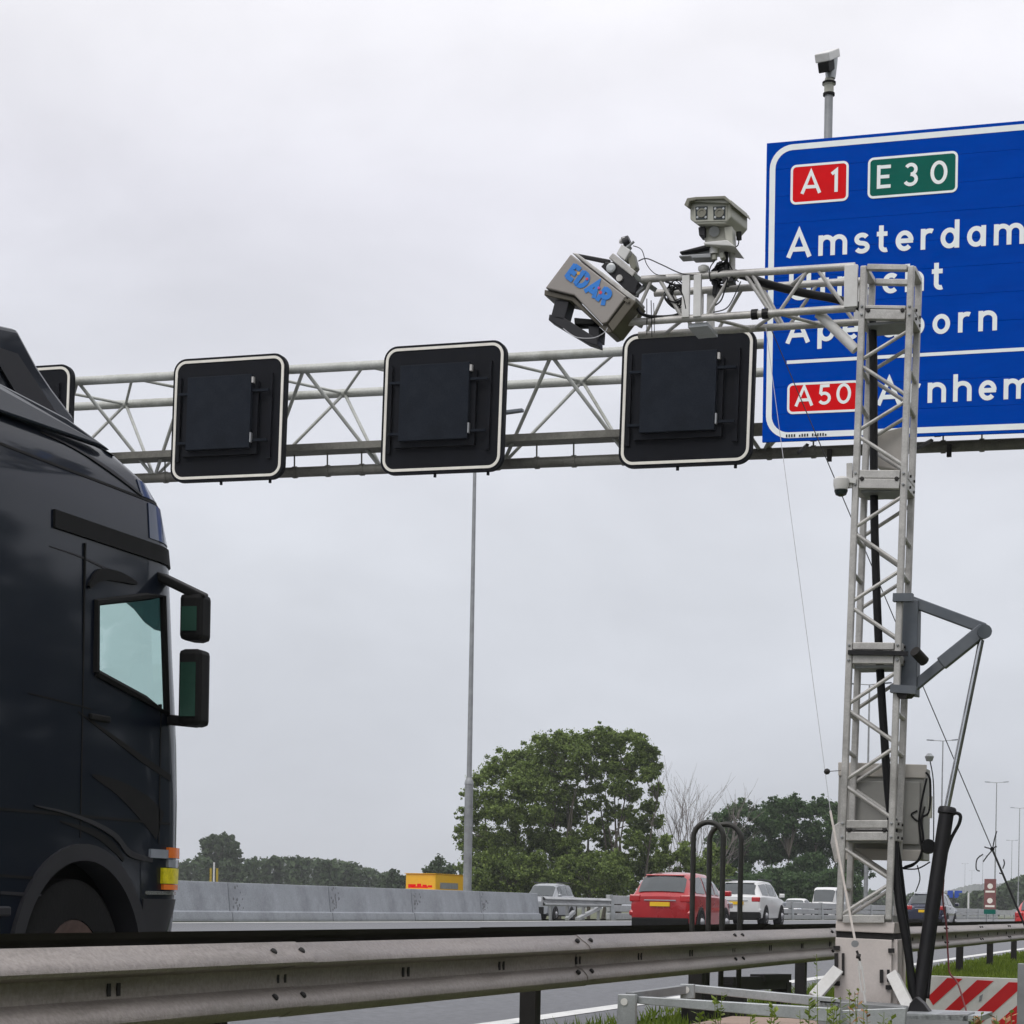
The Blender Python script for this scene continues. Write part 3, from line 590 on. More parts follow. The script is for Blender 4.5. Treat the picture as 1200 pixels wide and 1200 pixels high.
for pa, pb, A, B_ in ((910, 950, BF, BR_), (910, 872, BF, BR_), (829, 868, BF, BR_), (802, 765, BF, BR_), (950, 915, TF, TR_), (870, 830, TF, TR_)):
    MB().tube(onl(A, pa), onl(B_, pb), .012, 8).build('boom_lacing', 'alu', ms, smooth=True)
for px, wd in ((805, .05), (818.5, .05), (998, .085)):
    a, c = onl(TF, px), onl(BF, px); MB().beam((a.x, a.y - .02, a.z - .0), (a.x, a.y - .02, c.z - .0), wd, .03, (0, -1, 0)).build('gusset', 'white', ms, bevel=.003)
    a, c = onl(TR_, px), onl(BR_, px); MB().beam((a.x, a.y + .02, a.z - .0), (a.x, a.y + .02, c.z - .0), wd, .03, (0, -1, 0)).build('gusset', 'white', ms)
a, c = onl(BF, 829), onl(BR_, 806); MB().box(c.x, a.x, a.y + .02, c.y - .02, a.z - .05, a.z - .025).build('gusset', 'galv', ms)
MB().tube(FP(959, 367, .06), FP(1003, 410, .06), .032, 12).build('boom_brace', 'white', ms, smooth=True)
# brackets for the hanging wires
for px, d in ((897.5, -.02), (885, -.02)): 
    a = onl(BF, px); b = MB(); b.lathe((a.x - .02, a.y, a.z), (1, 0, 0), [(0, .034), (.04, .034)], 12); b.build('shackle', 'rubber', ms)
# thick feed cable down through the mast
def catm(pts, n=8):
    P_ = [pts[0]] + list(pts) + [pts[-1]]; o = []
    for i in range(1, len(P_) - 2):
        for k2 in range(n):
            t = k2 / n; a, b1, c, d = P_[i - 1], P_[i], P_[i + 1], P_[i + 2]
            o.append(.5 * ((2 * b1) + (c - a) * t + (2 * a - 5 * b1 + 4 * c - d) * t * t + (3 * b1 - a - 3 * c + d) * t ** 3))
    return o + [pts[-1]]
cab = thing('feed_cable', tuple(FP(1040, 1170, .15)), 'thick black cable running along the boom and down inside the mast', 'cable')
MB().path(catm([FP(838, 318, .1), FP(868, 322, .1), FP(900, 333, .08), FP(940, 343, .1), FP(985, 352, .12), FP(1016, 366, .14), FP(1023, 400, .15), FP(1024, 560, .15), FP(1025.5, 640, .15), FP(1030, 760, .15), FP(1036, 860, .15), FP(1042, 940, .15), FP(1052, 1010, .18), FP(1058, 1060, .22), FP(1065, 1120, .25), FP(1070, 1172, .2)]), .027, 10).build('cable_run', 'rubber', cab, smooth='all')
MB().path(catm([FP(1047, 960, .16), FP(1049, 1010, .10), FP(1054, 1060, .04), FP(1064, 1115, .02), FP(1072, 1180, 0)]), .026, 10).build('cable_run', 'rubber', cab, smooth='all')
# lifting arm and hydraulic ram
def poly_y(pts, d, th): return [FP(px, py, d) for px, py in pts], (0, th, 0)
b = MB(); b.prism(*poly_y([(1056, 697), (1076, 703), (1074, 815), (1050, 812), (1052, 700)], .10, .14)); b.build('lift_bracket', 'slate', ms, bevel=.006)
MB().beam(FP(1047, 700.5, -.03), FP(1070, 700.5, -.03), .05, .06, (0, 1, 0)).build('clamp_bar', 'slate', ms)
MB().beam(FP(1044, 807, -.03), FP(1074, 809, -.03), .05, .06, (0, 1, 0)).build('clamp_bar', 'slate', ms)
MB().beam(FP(994, 764.5, -.035), FP(1064, 766, -.035), .028, .03, (0, 1, 0)).build('clamp_bar', 'ram', ms)
MB().tube(FP(1072, 763, -.03), FP(1083, 775, .05), .035, 10).build('pin', 'post', ms, smooth=True)
MB().tube(FP(1057, 812, -.04), FP(1066, 812, .06), .04, 10).build('pin', 'post', ms, smooth=True)
MB().beam(FP(1068, 705, .15), FP(1154, 737, .15), .068, .06, (0, 1, 0)).build('lift_arm', 'slate', ms, bevel=.006)
MB().beam(FP(1154, 737, .15), FP(1103, 778, .15), .082, .07, (0, 1, 0)).build('lift_arm', 'slate', ms, bevel=.006)
MB().beam(FP(1106, 776, .15), FP(1071, 805, .15), .062, .055, (0, 1, 0)).build('lift_arm', 'slate', ms, bevel=.006)
MB().tube(FP(1154, 740, .06), FP(1152, 741, .25), .045, 14).build('pin', 'slate', ms, smooth=True)
MB().tube(FP(1150, 750, .15), FP(1109, 950, .15), .019, 14).build('ram_rod', 'chrome', ms, smooth=True)
MB().tube(FP(1110, 948, .15), FP(1075, 1182, .02), .047, 16).build('ram_cylinder', 'ram', ms, smooth=True)
MB().lathe(FP(1110.5, 946, .15), FP(1075, 1182, .02) - FP(1110, 948, .15), [(0, .05), (.012, .058), (.04, .058), (.045, .05)], 16).build('ram_collar', 'ram', ms, smooth=True)
MB().path(catm([FP(1117, 952, .15), FP(1125, 955, .15), FP(1124, 965, .15), FP(1115, 982, .15), FP(1109, 1000, .12), FP(1104, 1030, .1), FP(1092, 1120, .05), FP(1087, 1170, .02)]), .011, 8).build('ram_hose', 'rubber', ms, smooth='all')
# base box
A = [FP(980, 1080), FP(1048.5, 1082), FP(1046.5, 1176), FP(978, 1172)]
b = MB(); A2 = [FP(979.5, 1079), FP(1048.5, 1081), FP(1047.5, 1094), FP(979, 1091)]; b.prism(A2, (0, .36, 0)); b.build('base_cap', 'beige', ms, bevel=.006)
b = MB(); A2 = [FP(980, 1091, .02), FP(1047, 1094, .02), FP(1047, 1102, .02), FP(980, 1099, .02)]; b.prism(A2, (0, .33, 0)); b.build('base_gap', 'dark', ms)
b = MB(); A2 = [FP(979, 1098.5), FP(1045, 1101.5), FP(1044, 1178), FP(977.5, 1174)]; b.prism(A2, (0, .02, 0)); b.build('base_door', 'beige', ms, bevel=.004)
b = MB(); A2 = [FP(979, 1098, .035), FP(1052, 1101, .035), FP(1052, 1182, .035), FP(978, 1178, .035)]; b.prism(A2, (0, .33, 0)); b.build('base_box', 'beige', ms, bevel=.006)
for px, py in ((981, 1111), (1045, 1114), (981, 1152.5), (1042, 1157)):
    MB().beam(FP(px - 4, py, -.012), FP(px + 3, py, -.012), .028, .02, (0, 1, 0)).build('hinge', 'dark', ms)
for px, py, s in ((984, 1131, 1), (1037, 1144, .55)):
    b = MB(); b.beam(FP(px - 4, py - 14 * s, -.012), FP(px - 4, py + 14 * s, -.012), .02, .02); b.beam(FP(px + 4, py - 14 * s, -.012), FP(px + 4, py + 12 * s, -.012), .014, .02); b.build('handle', 'dark', ms)
# stays at the foot
MB().beam(FP(981, 1138, -.02), FP(953, 1170, -.25), .075, .06, (0, 1, 0)).build('foot_stay', 'white', ms, bevel=.004)
MB().beam(FP(1046, 1142, -.03), FP(1070, 1190, -.25), .07, .06, (0, 1, 0)).build('foot_stay', 'white', ms, bevel=.004)
# trailer bed frames and outriggers
def H(px, py, y): return PY(px, py, y)
def flat(name, pts, y, th, m='galv', bev=.004): b = MB(); b.prism([H(px, py, y) for px, py in pts], (0, th, 0)); return b.build(name, m, ms, bevel=bev)
flat('outrigger_frame', [(745, 1167.5), (985, 1182), (985, 1199), (745, 1176)], 11.6, .06)
flat('outrigger_frame', [(812, 1154), (985, 1170), (985, 1182), (812, 1163)], 12.3, .06)
flat('frame_end', [(724, 1165), (745, 1165.5), (744, 1215), (722, 1215)], 11.5, .04)
flat('frame_end', [(797, 1153), (813, 1153.5), (813, 1170), (797, 1171)], 12.2, .04)
MB().beam(H(738, 1168, 11.55), H(804, 1159, 12.25), .055, .05, (0, 0, 1)).build('outrigger_frame', 'galvd', ms)
for px, py, y in ((731.5, 1174, 11.495), (804, 1160, 12.195)): MB().lathe(H(px, py, y), (0, -1, 0), [(0, .022), (.004, .022)], 12).build('frame_hole', 'stripewhite', ms)
flat('bed_frame', [(960, 1172), (1060, 1180), (1060, 1230), (955, 1230)], 12.3, .3, 'galvd')
flat('bed_frame', [(985, 1184), (1062, 1181), (1058, 1230), (985, 1230)], 11.7, .05)
flat('bed_frame', [(1052, 1190), (1135, 1188), (1136, 1230), (1052, 1230)], 12.0, .3, 'galvd')
a = H(1060, 1189, 12.1); MB().box(a.x, a.x + .46, a.y - .1, a.y + .5, a.z - .02, a.z + .012).build('bed_plate', 'galv', ms)
a = H(742, 1199, 11.0); c_ = H(975, 1184, 12.6); MB().box(a.x, c_.x, 11.6, 13.4, .145, .17).build('bed_board', 'wood', ms)
b = MB(); b.prism([H(1066, 1176, 12.3), H(1073, 1168, 12.3), H(1082, 1176, 12.3), H(1092, 1190, 12.3), H(1062, 1190, 12.3)], (0, .12, 0)); b.build('ram_foot', 'ram', ms, bevel=.006)
a = H(1150, 1240, 12.5); 
for px in (965,):
    q = H(px, 1200, 12.4); b = MB(); b.lathe((q.x - .1, 13.1, .10), (1, 0, 0), [(0, .20), (.01, .23), (.14, .23), (.15, .20)], 20); b.build('trailer_wheel', 'tyre', ms, smooth=True)

# cabinet behind the mast
cb = thing('equipment_cabinet', tuple(FP(1035, 1010, .38)), 'grey electrical cabinet strapped behind the foot of the mast', 'cabinet')
def fp_poly(name, pts, d, th, m, parent, bev=.006): b = MB(); b.prism([FP(px, py, d) for px, py in pts], (0, th, 0)); return b.build(name, m, parent, bevel=bev)
fp_poly('cabinet_body', [(983, 897), (1083, 899), (1082, 1008), (980, 1006)], .37, .28, 'cab', cb)
fp_poly('top_rim', [(982, 893), (1086, 896), (1085, 912), (982, 909)], .355, .015, 'cabl', cb)
fp_poly('door', [(1003, 915), (1078, 916), (1077, 990), (1002, 988)], .345, .02, 'cab', cb)
fp_poly('bottom_rim', [(980, 993), (1081, 996), (1078, 1009), (980, 1007)], .35, .018, 'cabl', cb)
fp_poly('side_flap', [(976, 968), (985, 962), (985, 1012), (978, 1010), (973, 988)], .36, .02, 'alu', cb)
MB().lathe(FP(1089, 892, .37), (0, 0, 1), [(0, .02), (.03, .03), (.05, .012)], 12).build('beacon', 'galv', cb)
for pts, r in (([(1085, 905), (1090, 915), (1089, 950), (1080, 960), (1082, 985), (1076, 1008), (1060, 1016)], .008), ([(1090, 892), (1094, 920), (1094, 985)], .004), ([(1075, 950), (1068, 955), (1078, 962), (1084, 945)], .006), ([(1086, 912), (1080, 940), (1077, 965), (1080, 1000), (1070, 1014), (1058, 1017)], .007), ([(1057, 1018), (1075, 1018), (1090, 1010)], .005), ([(1075, 1014), (1078, 1030), (1073, 1045)], .004)):
    MB().path(catm([FP(px, py, .34) for px, py in pts]), r, 6).build('lead', 'rubber', cb, smooth='all')
MB().lathe(FP(1088, 992, .34), (.2, -1, 0), [(0, .05), (.05, .045)], 12).build('plug', 'rubber', cb)
MB().lathe(FP(1090, 946, .35), (0, 0, 1), [(-.07, .015), (.07, .015)], 10).build('plug', 'khaki', cb)

# dome camera on the mast
dc = thing('dome_camera', tuple(FP(985, 570, -.02)), 'small white dome camera fixed to the left leg of the mast', 'camera')
b = MB(); b.lathe(FP(985.5, 577.5, -.05), (0, 0, 1), [(0, .012), (.02, .042), (.05, .05), (.085, .05), (.10, .035), (.105, .012)], 16); b.build('dome_housing', 'white', dc, smooth=True)
b = MB(); b.lathe(FP(985.5, 578.5, -.05), (0, 0, 1), [(-.018, .012), (-.008, .034), (.012, .042), (.02, .044)], 16); b.build('dome_window', 'lens', dc, smooth=True)
MB().beam(FP(987, 562, -.04), FP(1003, 564, -.02), .03, .03, (0, 1, 0)).build('bracket', 'white', dc)
MB().beam(FP(995.5, 543, -.015), FP(995.5, 572, -.015), .035, .02, (0, 1, 0)).build('bracket', 'alu', dc)
b = MB(); b.prism([FP(1026, 508, DM + .06), FP(1058, 500, DM + .06), FP(1058, 553, DM + .06), FP(1026, 546, DM + .06)], (0, .12, 0)); tag(b.build('junction_box', 'cabl', loc=FP(1040, 552, DM + .06), bevel=.008), 'plain grey junction box behind the upper mast in front of the blue sign', 'box')

# ------------------------------------------------------------------ tilted emission sensor at the boom end
es = thing('emission_sensor', tuple(FP(690, 345, -.1)), 'tilted taupe sensor box with blue EDAR lettering at the end of the boom', 'sensor')
d0 = -.16
face = [(668.7, 297.5), (733.7, 347.5), (711, 378), (705, 379.5), (673, 346), (638.7, 337.5)]
fp_poly('housing', face, d0, .22, 'taupe', es, .008)
fp_poly('end_panel', [(736, 349), (746, 353), (718, 389), (712, 380)], d0 + .012, .23, 'taupd', es)
fp_poly('bottom_tray', [(638, 339), (673, 348), (705, 381), (712, 380), (718, 389), (712, 391), (670, 353), (637.5, 346)], d0 + .03, .22, 'taupd', es)
fp_poly('lid_rim', [(670, 296), (676, 296.5), (746, 349), (744, 353.5), (735, 348)], d0 + .02, .21, 'alu', es)
fp_poly('hinge_bar', [(672, 296), (715, 304), (713, 309), (676, 301)], d0 + .20, .03, 'ram', es)
fp_poly('visor_post', [(650.5, 351), (667, 353), (661, 375), (645, 372)], d0 + .05, .13, 'plastl', es)
fp_poly('visor_beam', [(643.5, 368), (661, 372), (700, 397), (700.5, 405.5), (686, 401), (642.5, 375)], d0 + .05, .12, 'plastl', es)
fp_poly('visor_post', [(689, 381), (703, 383), (702, 399), (690, 396)], d0 + .09, .13, 'plastl', es)
fp_poly('visor_shelf', [(672.5, 372), (696, 374), (697, 380), (673, 380)], d0 + .07, .12, 'plast', es)
b = MB(); b.path(catm([FP(660, 385, d0), FP(675, 395, d0), FP(695, 396, d0), FP(708, 390, d0), FP(712, 384, d0)]), .003, 5); b.build('lead', 'palewire', es)
# mounting head behind the lid
fp_poly('tilt_bracket', [(704, 312), (709, 307), (727, 306), (748, 330), (744, 345), (736, 342)], d0 + .1, .09, 'ram', es)
b = MB(); c0 = FP(716, 314, d0 + .09); b.lathe(c0, (0, -1, 0), [(-.03, .032), (.006, .032), (.01, .02)], 16); b.build('pivot', 'galv', es)
b = MB(); c0 = FP(726, 326, d0 + .09); b.lathe(c0, (0, -1, 0), [(-.02, .022), (.008, .022)], 12); b.build('pivot', 'alu', es)
fp_poly('mount_plate', [(713, 302), (718, 296), (745, 318), (741, 324)], d0 + .09, .06, 'alu', es)
fp_poly('mount_block', [(722, 297), (728, 286), (739, 293), (732, 305)], d0 + .08, .10, 'white', es)
fp_poly('mount_block', [(735, 303), (742, 296), (746, 312), (741, 319)], d0 + .10, .08, 'khakid', es)
fp_poly('antenna_stand', [(728, 289), (733, 283), (739, 288), (735, 294)], d0 + .10, .05, 'galv', es)
MB().tube(FP(731, 285, d0 + .12), FP(738, 281.5, d0 + .12), .042, 14, .034).build('antenna', 'plastl', es, smooth=True)
MB().lathe(FP(730.5, 279.5, d0 + .12), V((.35, 0, -.9)), [(0, .022), (.006, .034), (.018, .036), (.022, .03)], 14).build('antenna_cap', 'white', es, smooth=True)
MB().tube(FP(734, 291, d0 + .10), FP(743, 283, d0 + .10), .009, 8).build('clip', 'galvd', es)
MB().beam(FP(742, 322, d0 + .12), FP(768, 340, .1), .03, .03, (0, 1, 0)).build('mount_arm', 'galv', es)
MB().beam(FP(744, 345, d0 + .12), FP(762, 331, .1), .022, .03, (0, 1, 0)).build('mount_arm', 'galvd', es)
MB().beam(FP(736, 372, d0 + .15), FP(752, 382, .1), .03, .03, (0, 1, 0)).build('mount_arm', 'galvd', es)
MB().path(catm([FP(744, 352, d0 + .1), FP(750, 366, d0 + .1), FP(764, 371, -.02), FP(790, 370, 0), FP(806, 362, 0)]), .011, 8).build('lead', 'rubber', es, smooth='all')
# lettering on the housing face
p, q = FP(662, 324, d0 - .004), FP(707.5, 358.5, d0 - .004); dd = (q - p).normalized(); uu = V((-dd.z, 0, dd.x)); 
if uu.z < 0: uu = -uu
ch = (FP(674, 313, d0) - FP(667, 326, d0)).length
letters('EDAR', p, q, ch * 1.28, 'lblue', es, half=.15, up=uu)
for (px, py), m, r in (((678, 320.5), 'lyel', .011), ((688, 327), 'lred', .009), ((702, 337.5), 'lpink', .009), ((704, 343), 'lred', .011), ((673, 314), 'lblue', .012)):
    b = MB(); b.lathe(FP(px, py, d0 - .004), (0, -1, 0), [(0, r), (.0045, r)], 10); b.build('logo_dot', m, es)
fp_poly('label_plate', [(733, 349.2), (738, 352), (736, 355), (731, 352)], d0 - .003, .004, 'taupd', es, 0)

# ------------------------------------------------------------------ twin lens camera above the boom
tw = thing('enforcement_camera', tuple(FP(850, 318, .1)), 'khaki twin lens camera under a hood on a stalk above the boom', 'camera')
K = YM / F * 1.0
o_ = FP(836, 248, -.10); dirv = (V((.60, .62, -.10))).normalized(); sv = V((dirv.y, -dirv.x, 0)).normalized()
fr = lambda px, py, dz=0: FP(px, py, -.10 + dz)
back = RGT * .15 + FWD * .30 + UP * .012
body = [fr(*p) for p in ((808.5, 236), (857, 234), (857, 254), (850, 262), (817, 263), (808.5, 257))]
b = MB(); b.prism(body, back * .92); b.build('camera_body', 'khaki', tw, bevel=.008)
hood = [fr(*p, -.05) for p in ((801.5, 240), (805, 232), (815, 230.5), (849.5, 229.2), (857, 237.5), (858, 240.5), (848, 233), (816, 234), (808, 236), (806, 243))]
b = MB(); b.prism(hood, back * 1.05); b.build('hood', 'khakid', tw, bevel=.004)
tp = [fr(*p, -.03) for p in ((814, 231), (849, 229.6), (857, 236), (857, 238), (812, 236))]
b = MB(); b.prism(tp, back * 1.0); b.build('hood_top', 'khaki', tw)
fp_poly('face_plate', [(812, 239.5), (852, 237.5), (852, 259), (814, 260)], -.106, .01, 'khaki', tw, .003)
for x0 in (814.8, 835.6):
    fp_poly('window', [(x0, 242), (x0 + 14.5, 241.5), (x0 + 14.2, 257), (x0 + .5, 257.3)], -.109, .004, 'lens', tw, 0)
    c0 = FP(x0 + 7.5, 249.5, -.110); MB().lathe(c0, (0, -1, 0), [(0, .030), (.006, .030), (.006, .018), (.002, .016)], 16).build('lens_ring', 'khakid', tw)
    for ax_, az in ((-4.8, -5), (4.8, -5), (-4.8, 5), (4.8, 5)): MB().lathe(FP(x0 + 7.3 + ax_, 249.5 + az, -.1095), (0, -1, 0), [(0, .009), (.003, .007)], 8).build('lamp_dot', 'galv', tw)
fp_poly('tilt_plate', [(823, 266), (853, 266), (851, 284), (826, 284)], -.02, .03, 'khaki', tw)
fp_poly('tilt_side', [(818, 266), (826, 265), (826, 277), (819, 276)], -.06, .10, 'plastl', tw)
fp_poly('tilt_side', [(848, 266), (858, 265), (859, 288), (852, 290)], -.06, .10, 'khaki', tw)
MB().tube(FP(837, 271, -.05), FP(837, 271, .04), .034, 16).build('tilt_pivot', 'galvd', tw, smooth=True)
fp_poly('pan_plate', [(824, 283.5), (852, 281), (862, 289), (853, 288), (825, 286.5)], -.12, .26, 'white', tw)
fp_poly('arm_upper', [(796, 294.5), (829, 286), (833, 289.5), (797, 297.2)], -.08, .10, 'ram', tw)
fp_poly('arm_lower', [(795.5, 299), (833, 296.5), (833, 302), (811, 302.8), (809, 300.5), (795.5, 301.5)], -.08, .10, 'galvd', tw)
fp_poly('arm_web', [(804, 296), (832, 291), (832, 297), (804, 299)], -.03, .02, 'galvd', tw)
MB().tube(FP(837, 287, -.05), FP(837, 298, -.05), .031, 16).build('pan_drive', 'white', tw, smooth=True)
MB().tube(FP(837, 299, -.05), FP(837, 304.5, -.05), .020, 14).build('pan_drive', 'khaki', tw, smooth=True)
fp_poly('drive_bracket', [(842, 296), (847, 294), (849, 301), (844, 304)], -.06, .05, 'khaki', tw)
MB().tube(FP(858, 289, .04), FP(858, 318, .04), .021, 14).build('stalk', 'alu', tw, smooth=True)
MB().tube(FP(851, 289, .02), FP(851, 320, .02), .014, 10).build('stalk', 'ram', tw, smooth=True)
MB().tube(FP(866, 272, .0), FP(866, 281, 0), .018, 12).build('cable_gland', 'plast', tw)
MB().path(catm([FP(866, 280, 0), FP(865, 287, 0), FP(861, 290, 0)]), .004, 5).build('lead', 'rubber', tw)
MB().path(catm([FP(838, 305, -.04), FP(833, 312, -.04), FP(831, 320, -.03), FP(833, 330, -.03)]), .004, 5).build('lead', 'rubber', tw)
b = MB(); b.lathe(FP(824.5, 316.5, -.01), (0, 0, 1), [(-.015, .025), (0, .036), (.02, .036), (.03, .02)], 14); tag(b.build('round_antenna', 'white', loc=FP(824.5, 320, 0), smooth=True), 'small white round antenna standing on the boom left of the twin lens camera', 'antenna')

# loose cable tangle on the boom and the thin leads
ct = thing('cable_bundle', tuple(FP(850, 330, .1)), 'tangle of thin black cables tied around the boom below the twin lens camera', 'cables')
rs = random.Random(4)
for i in range(34):
    cx, cy, ex, ey = (848, 322, 18, 16) if i % 2 else (794, 345, 15, 17)
    a0 = rs.random() * 6.3; pts = [FP(cx + ex * math.cos(a0 + j * 1.25) * rs.uniform(.3, 1.1), cy + ey * math.sin(a0 + j * 1.25) * rs.uniform(.3, 1.1), rs.uniform(-.02, .2)) for j in range(5)]
    MB().path(catm(pts, 5), rs.choice((.003, .004, .006)), 5).build('lead', 'rubber', ct)
for pts, r in (([(742, 288), (752, 293), (758, 310), (768, 321), (780, 323)], .003), ([(748, 306), (758, 303), (775, 310), (800, 321), (822, 322)], .004), ([(804, 362), (800, 345), (792, 335), (780, 330)], .007), ([(758, 350), (758, 392)], .003), ([(763, 352), (764, 395)], .003), ([(766, 355), (767, 390)], .0025), ([(853, 326), (846, 350), (838, 358)], .005), ([(868, 330), (858, 352), (850, 362), (836, 366)], .004)):
    MB().path(catm([FP(px, py, -.03) for px, py in pts], 6), r, 6).build('lead', 'rubber' if r != .004 else 'wire', ct)
fp_poly('cable_tie', [(836, 322), (843, 321), (839, 346), (834, 346)], .05, .07, 'ram', ct)
fp_poly('cable_tie', [(846, 315), (856, 315), (860, 330), (846, 332)], -.01, .08, 'ram', ct)

# guy wires
g = thing('guy_wire', tuple(FP(1012, 1170, -.2)), 'thin pale guy wire from the boom to the mast foot, ending in rope and turnbuckle', 'wire')
a, c_ = FP(897.5, 384, -.03), FP(973, 950, -.25); MB().tube(a, c_, .0022, 5).build('wire_run', 'palewire', g)
MB().tube(c_, FP(1003, 1107, -.28), .0075, 8).build('rope_run', 'rope', g)
b = MB(); b.lathe(FP(1002, 1106, -.28), (0, -1, 0), [(-.01, .022), (.012, .022)], 12); b.build('thimble', 'galvd', g)
MB().tube(FP(1004, 1114, -.28), FP(1008, 1126, -.28), .008, 6).build('shackle', 'post', g)
MB().tube(FP(1004, 1120, -.28), FP(1008, 1121, -.28), .018, 6).build('shackle', 'post', g)
for dx in (-2, 2): MB().tube(FP(1008 + dx, 1132, -.28), FP(1012 + dx, 1163, -.28), .005, 6).build('turnbuckle', 'white', g)
MB().tube(FP(1007, 1126, -.28), FP(1009, 1136, -.28), .009, 8).build('turnbuckle', 'white', g)
MB().tube(FP(1012, 1161, -.28), FP(1018, 1200, -.28), .007, 8).build('turnbuckle', 'white', g)
g = thing('guy_wire', tuple(FP(1240, 1170, 4)), 'thin dark guy wire running from the boom past the mast to the ground at right', 'wire')
wa, wb = FP(903, 384, .34), FP(1215, 1118, 1.2); MB().tube(wa, wb, .0035, 6).build('wire_run', 'wire', g)
wt = lambda px: wa.lerp(wb, (px - 903) / 312)
MB().tube(wt(1163), wt(1215), .0075, 6).build('rope_run', 'wire', g)
b = MB(); b.lathe(wt(1162), (0, -1, .0), [(-.012, .014), (.012, .014)], 10); b.build('knot', 'rubber', g)
w0 = wt(1163)
for pts in ([(1163, 996), (1157, 1003), (1152, 1010)], [(1163, 995), (1155, 993), (1154, 992)], [(1163, 996), (1165, 985), (1168, 974)], [(1152, 1001), (1145, 1007), (1144, 1018), (1148, 1021)], [(1163, 995), (1167, 992), (1167.5, 993)], [(1175, 1018), (1177, 1012), (1176, 1007)], [(1171, 1023), (1174, 1024)]):
    dd_ = w0.y - YM; MB().path(catm([FP(px, py, dd_) for px, py in pts]), .0045, 5).build('ribbon', 'wire', g)
b = MB(); bp = PD(969.5, 904, 11.0); b.lathe(bp, (1, 0, .3), [(-.018, .006), (-.01, .016), (.004, .017), (.014, .008)], 10); b.tube(bp, FP(985, 903, .1), .0025, 5); tag(b.build('wire_clip', 'post', loc=bp), 'small dark clip on a fine wire left of the mast', 'clip')
rr = MB(); rr.path(catm([FP(1106, 1030, .2), FP(1105, 1055, .25), FP(1109, 1085, .28), FP(1111, 1120, .3), FP(1113, 1140, .3), FP(1122, 1152, .2), FP(1131, 1180, .1), FP(1136, 1200, 0)]), .006, 6); tag(rr.build('hanging_rope', 'redrope', loc=FP(1120, 1180, .2), smooth='all'), 'faded red rope hanging beside the black hydraulic ram', 'rope')

# ------------------------------------------------------------------ striped board, hoops, post
YB2 = 14.2
B4 = [PY(1083, 1143, YB2), PY(1197, 1147, YB2), PY(1195, 1222, YB2), PY(1080, 1213, YB2)]
sb = thing('warning_board', tuple(PY(1140, 1215, YB2)), 'white board with red diagonal stripes at the foot of the mast, bottom right', 'barrier board')
b = MB(); b.prism(B4, (0, .03, 0)); b.build('board', 'stripewhite', sb, bevel=.004)
for pts in ([(1110, 1146), (1128, 1147), (1093.5, 1178), (1087.5, 1168)], [(1145, 1148.5), (1164.5, 1149.5), (1118, 1190), (1108, 1191), (1096, 1194)], [(1182, 1151), (1196.5, 1151.5), (1196, 1158), (1140, 1208), (1120, 1208)], [(1194.5, 1176), (1194, 1196), (1180, 1210), (1156, 1209)]):
    b = MB(); b.prism([PY(px, py, YB2 - .004) for px, py in pts], (0, .0035, 0)); b.build('stripe', 'stripered', sb)
b = MB(); b.prism([PY(1148, 1167, YB2 - .005), PY(1152, 1165, YB2 - .005), PY(1150, 1173, YB2 - .005), PY(1147, 1174, YB2 - .005)], (0, .0008, 0)); b.build('scuff', 'galvd', sb)
for px in (1100, 1190):
    p = PY(px, 1215, YB2 + .06); b = MB(); b.beam((p.x, p.y, -.1), (p.x, p.y, p.z + .3), .05, .05); b.build('board_leg', 'galvd', sb)
MB().tube(PY(1080, 1178, YB2 - .5), PY(1090, 1130, YB2 - .5), .022, 10).build('prop', 'stripewhite', sb)
MB().tube(PY(1083.5, 1153, YB2 - .51), PY(1086, 1143, YB2 - .51), .03, 10).build('prop_band', 'stripered', sb)
p = PY(1198, 1165, 13.6); b = MB(); b.beam((p.x, p.y, -.1), (p.x, p.y, PY(1198, 1129, 13.6).z), .06, .06); tag(b.build('square_post', 'galvd', loc=(p.x, p.y, 0), bevel=.004), 'square grey steel post at the right edge of the picture', 'post')
HY = {}
hp0 = None
for px0, px1, ptop, yy, lb in ((808.5, 849, 960.5, 15.9, 'dark steel hoop barrier, the left one of the pair, beside the red car'), (827.5, 870, 963, 16.3, 'dark steel hoop barrier, the right one of the pair, in front of the white car')):
    a, c_ = PY(px0 + 2.8, 1060, yy), PY(px1 - 2.8, 1060, yy); tz = PY((px0 + px1) / 2, ptop + 3, yy).z; r = (c_.x - a.x) / 2; cx = (a.x + c_.x) / 2
    lo = -.12
    ho = thing('hoop_barrier', (cx, yy, 0), lb, 'hoop barrier', 'hoops behind the guard rail')
    pts = [V((cx - r, yy, lo)), V((cx - r, yy, (tz - r) * .5))] + [V((cx + r * math.cos(t), yy, tz - r + r * math.sin(t))) for t in [math.pi - math.pi * i / 20 for i in range(21)]] + [V((cx + r, yy, (tz - r) * .5)), V((cx + r, yy, lo))]
    MB().path(pts, .0225, 12).build('hoop_tube', 'hoop', ho, smooth='all')
    for s in (-1, 1): MB().box(cx + s * r - .06, cx + s * r + .06, yy - .06, yy + .06, -.06, .20).build('foot_socket', 'post', ho)
a, c_ = PY(853, 1153, 17.2), PY(919, 1151, 19.0)
b = MB(); b.beam(a, c_, .10, .12, (0, 0, 1)); b.beam((a + c_) / 2 + V((0, 0, .05)), c_ + V((0, 0, .05)), .14, .06, (0, 0, 1)); b.box(c_.x - .1, c_.x + .05, c_.y - .1, c_.y + .1, -.1, c_.z); b.box(a.x - .05, a.x + .05, a.y - .05, a.y + .05, -.1, a.z); tag(b.build('kerb_beam', 'post', loc=(a.x, a.y, 0)), 'low dark beam lying on the verge behind the guard rail, right of the hoops', 'beam')

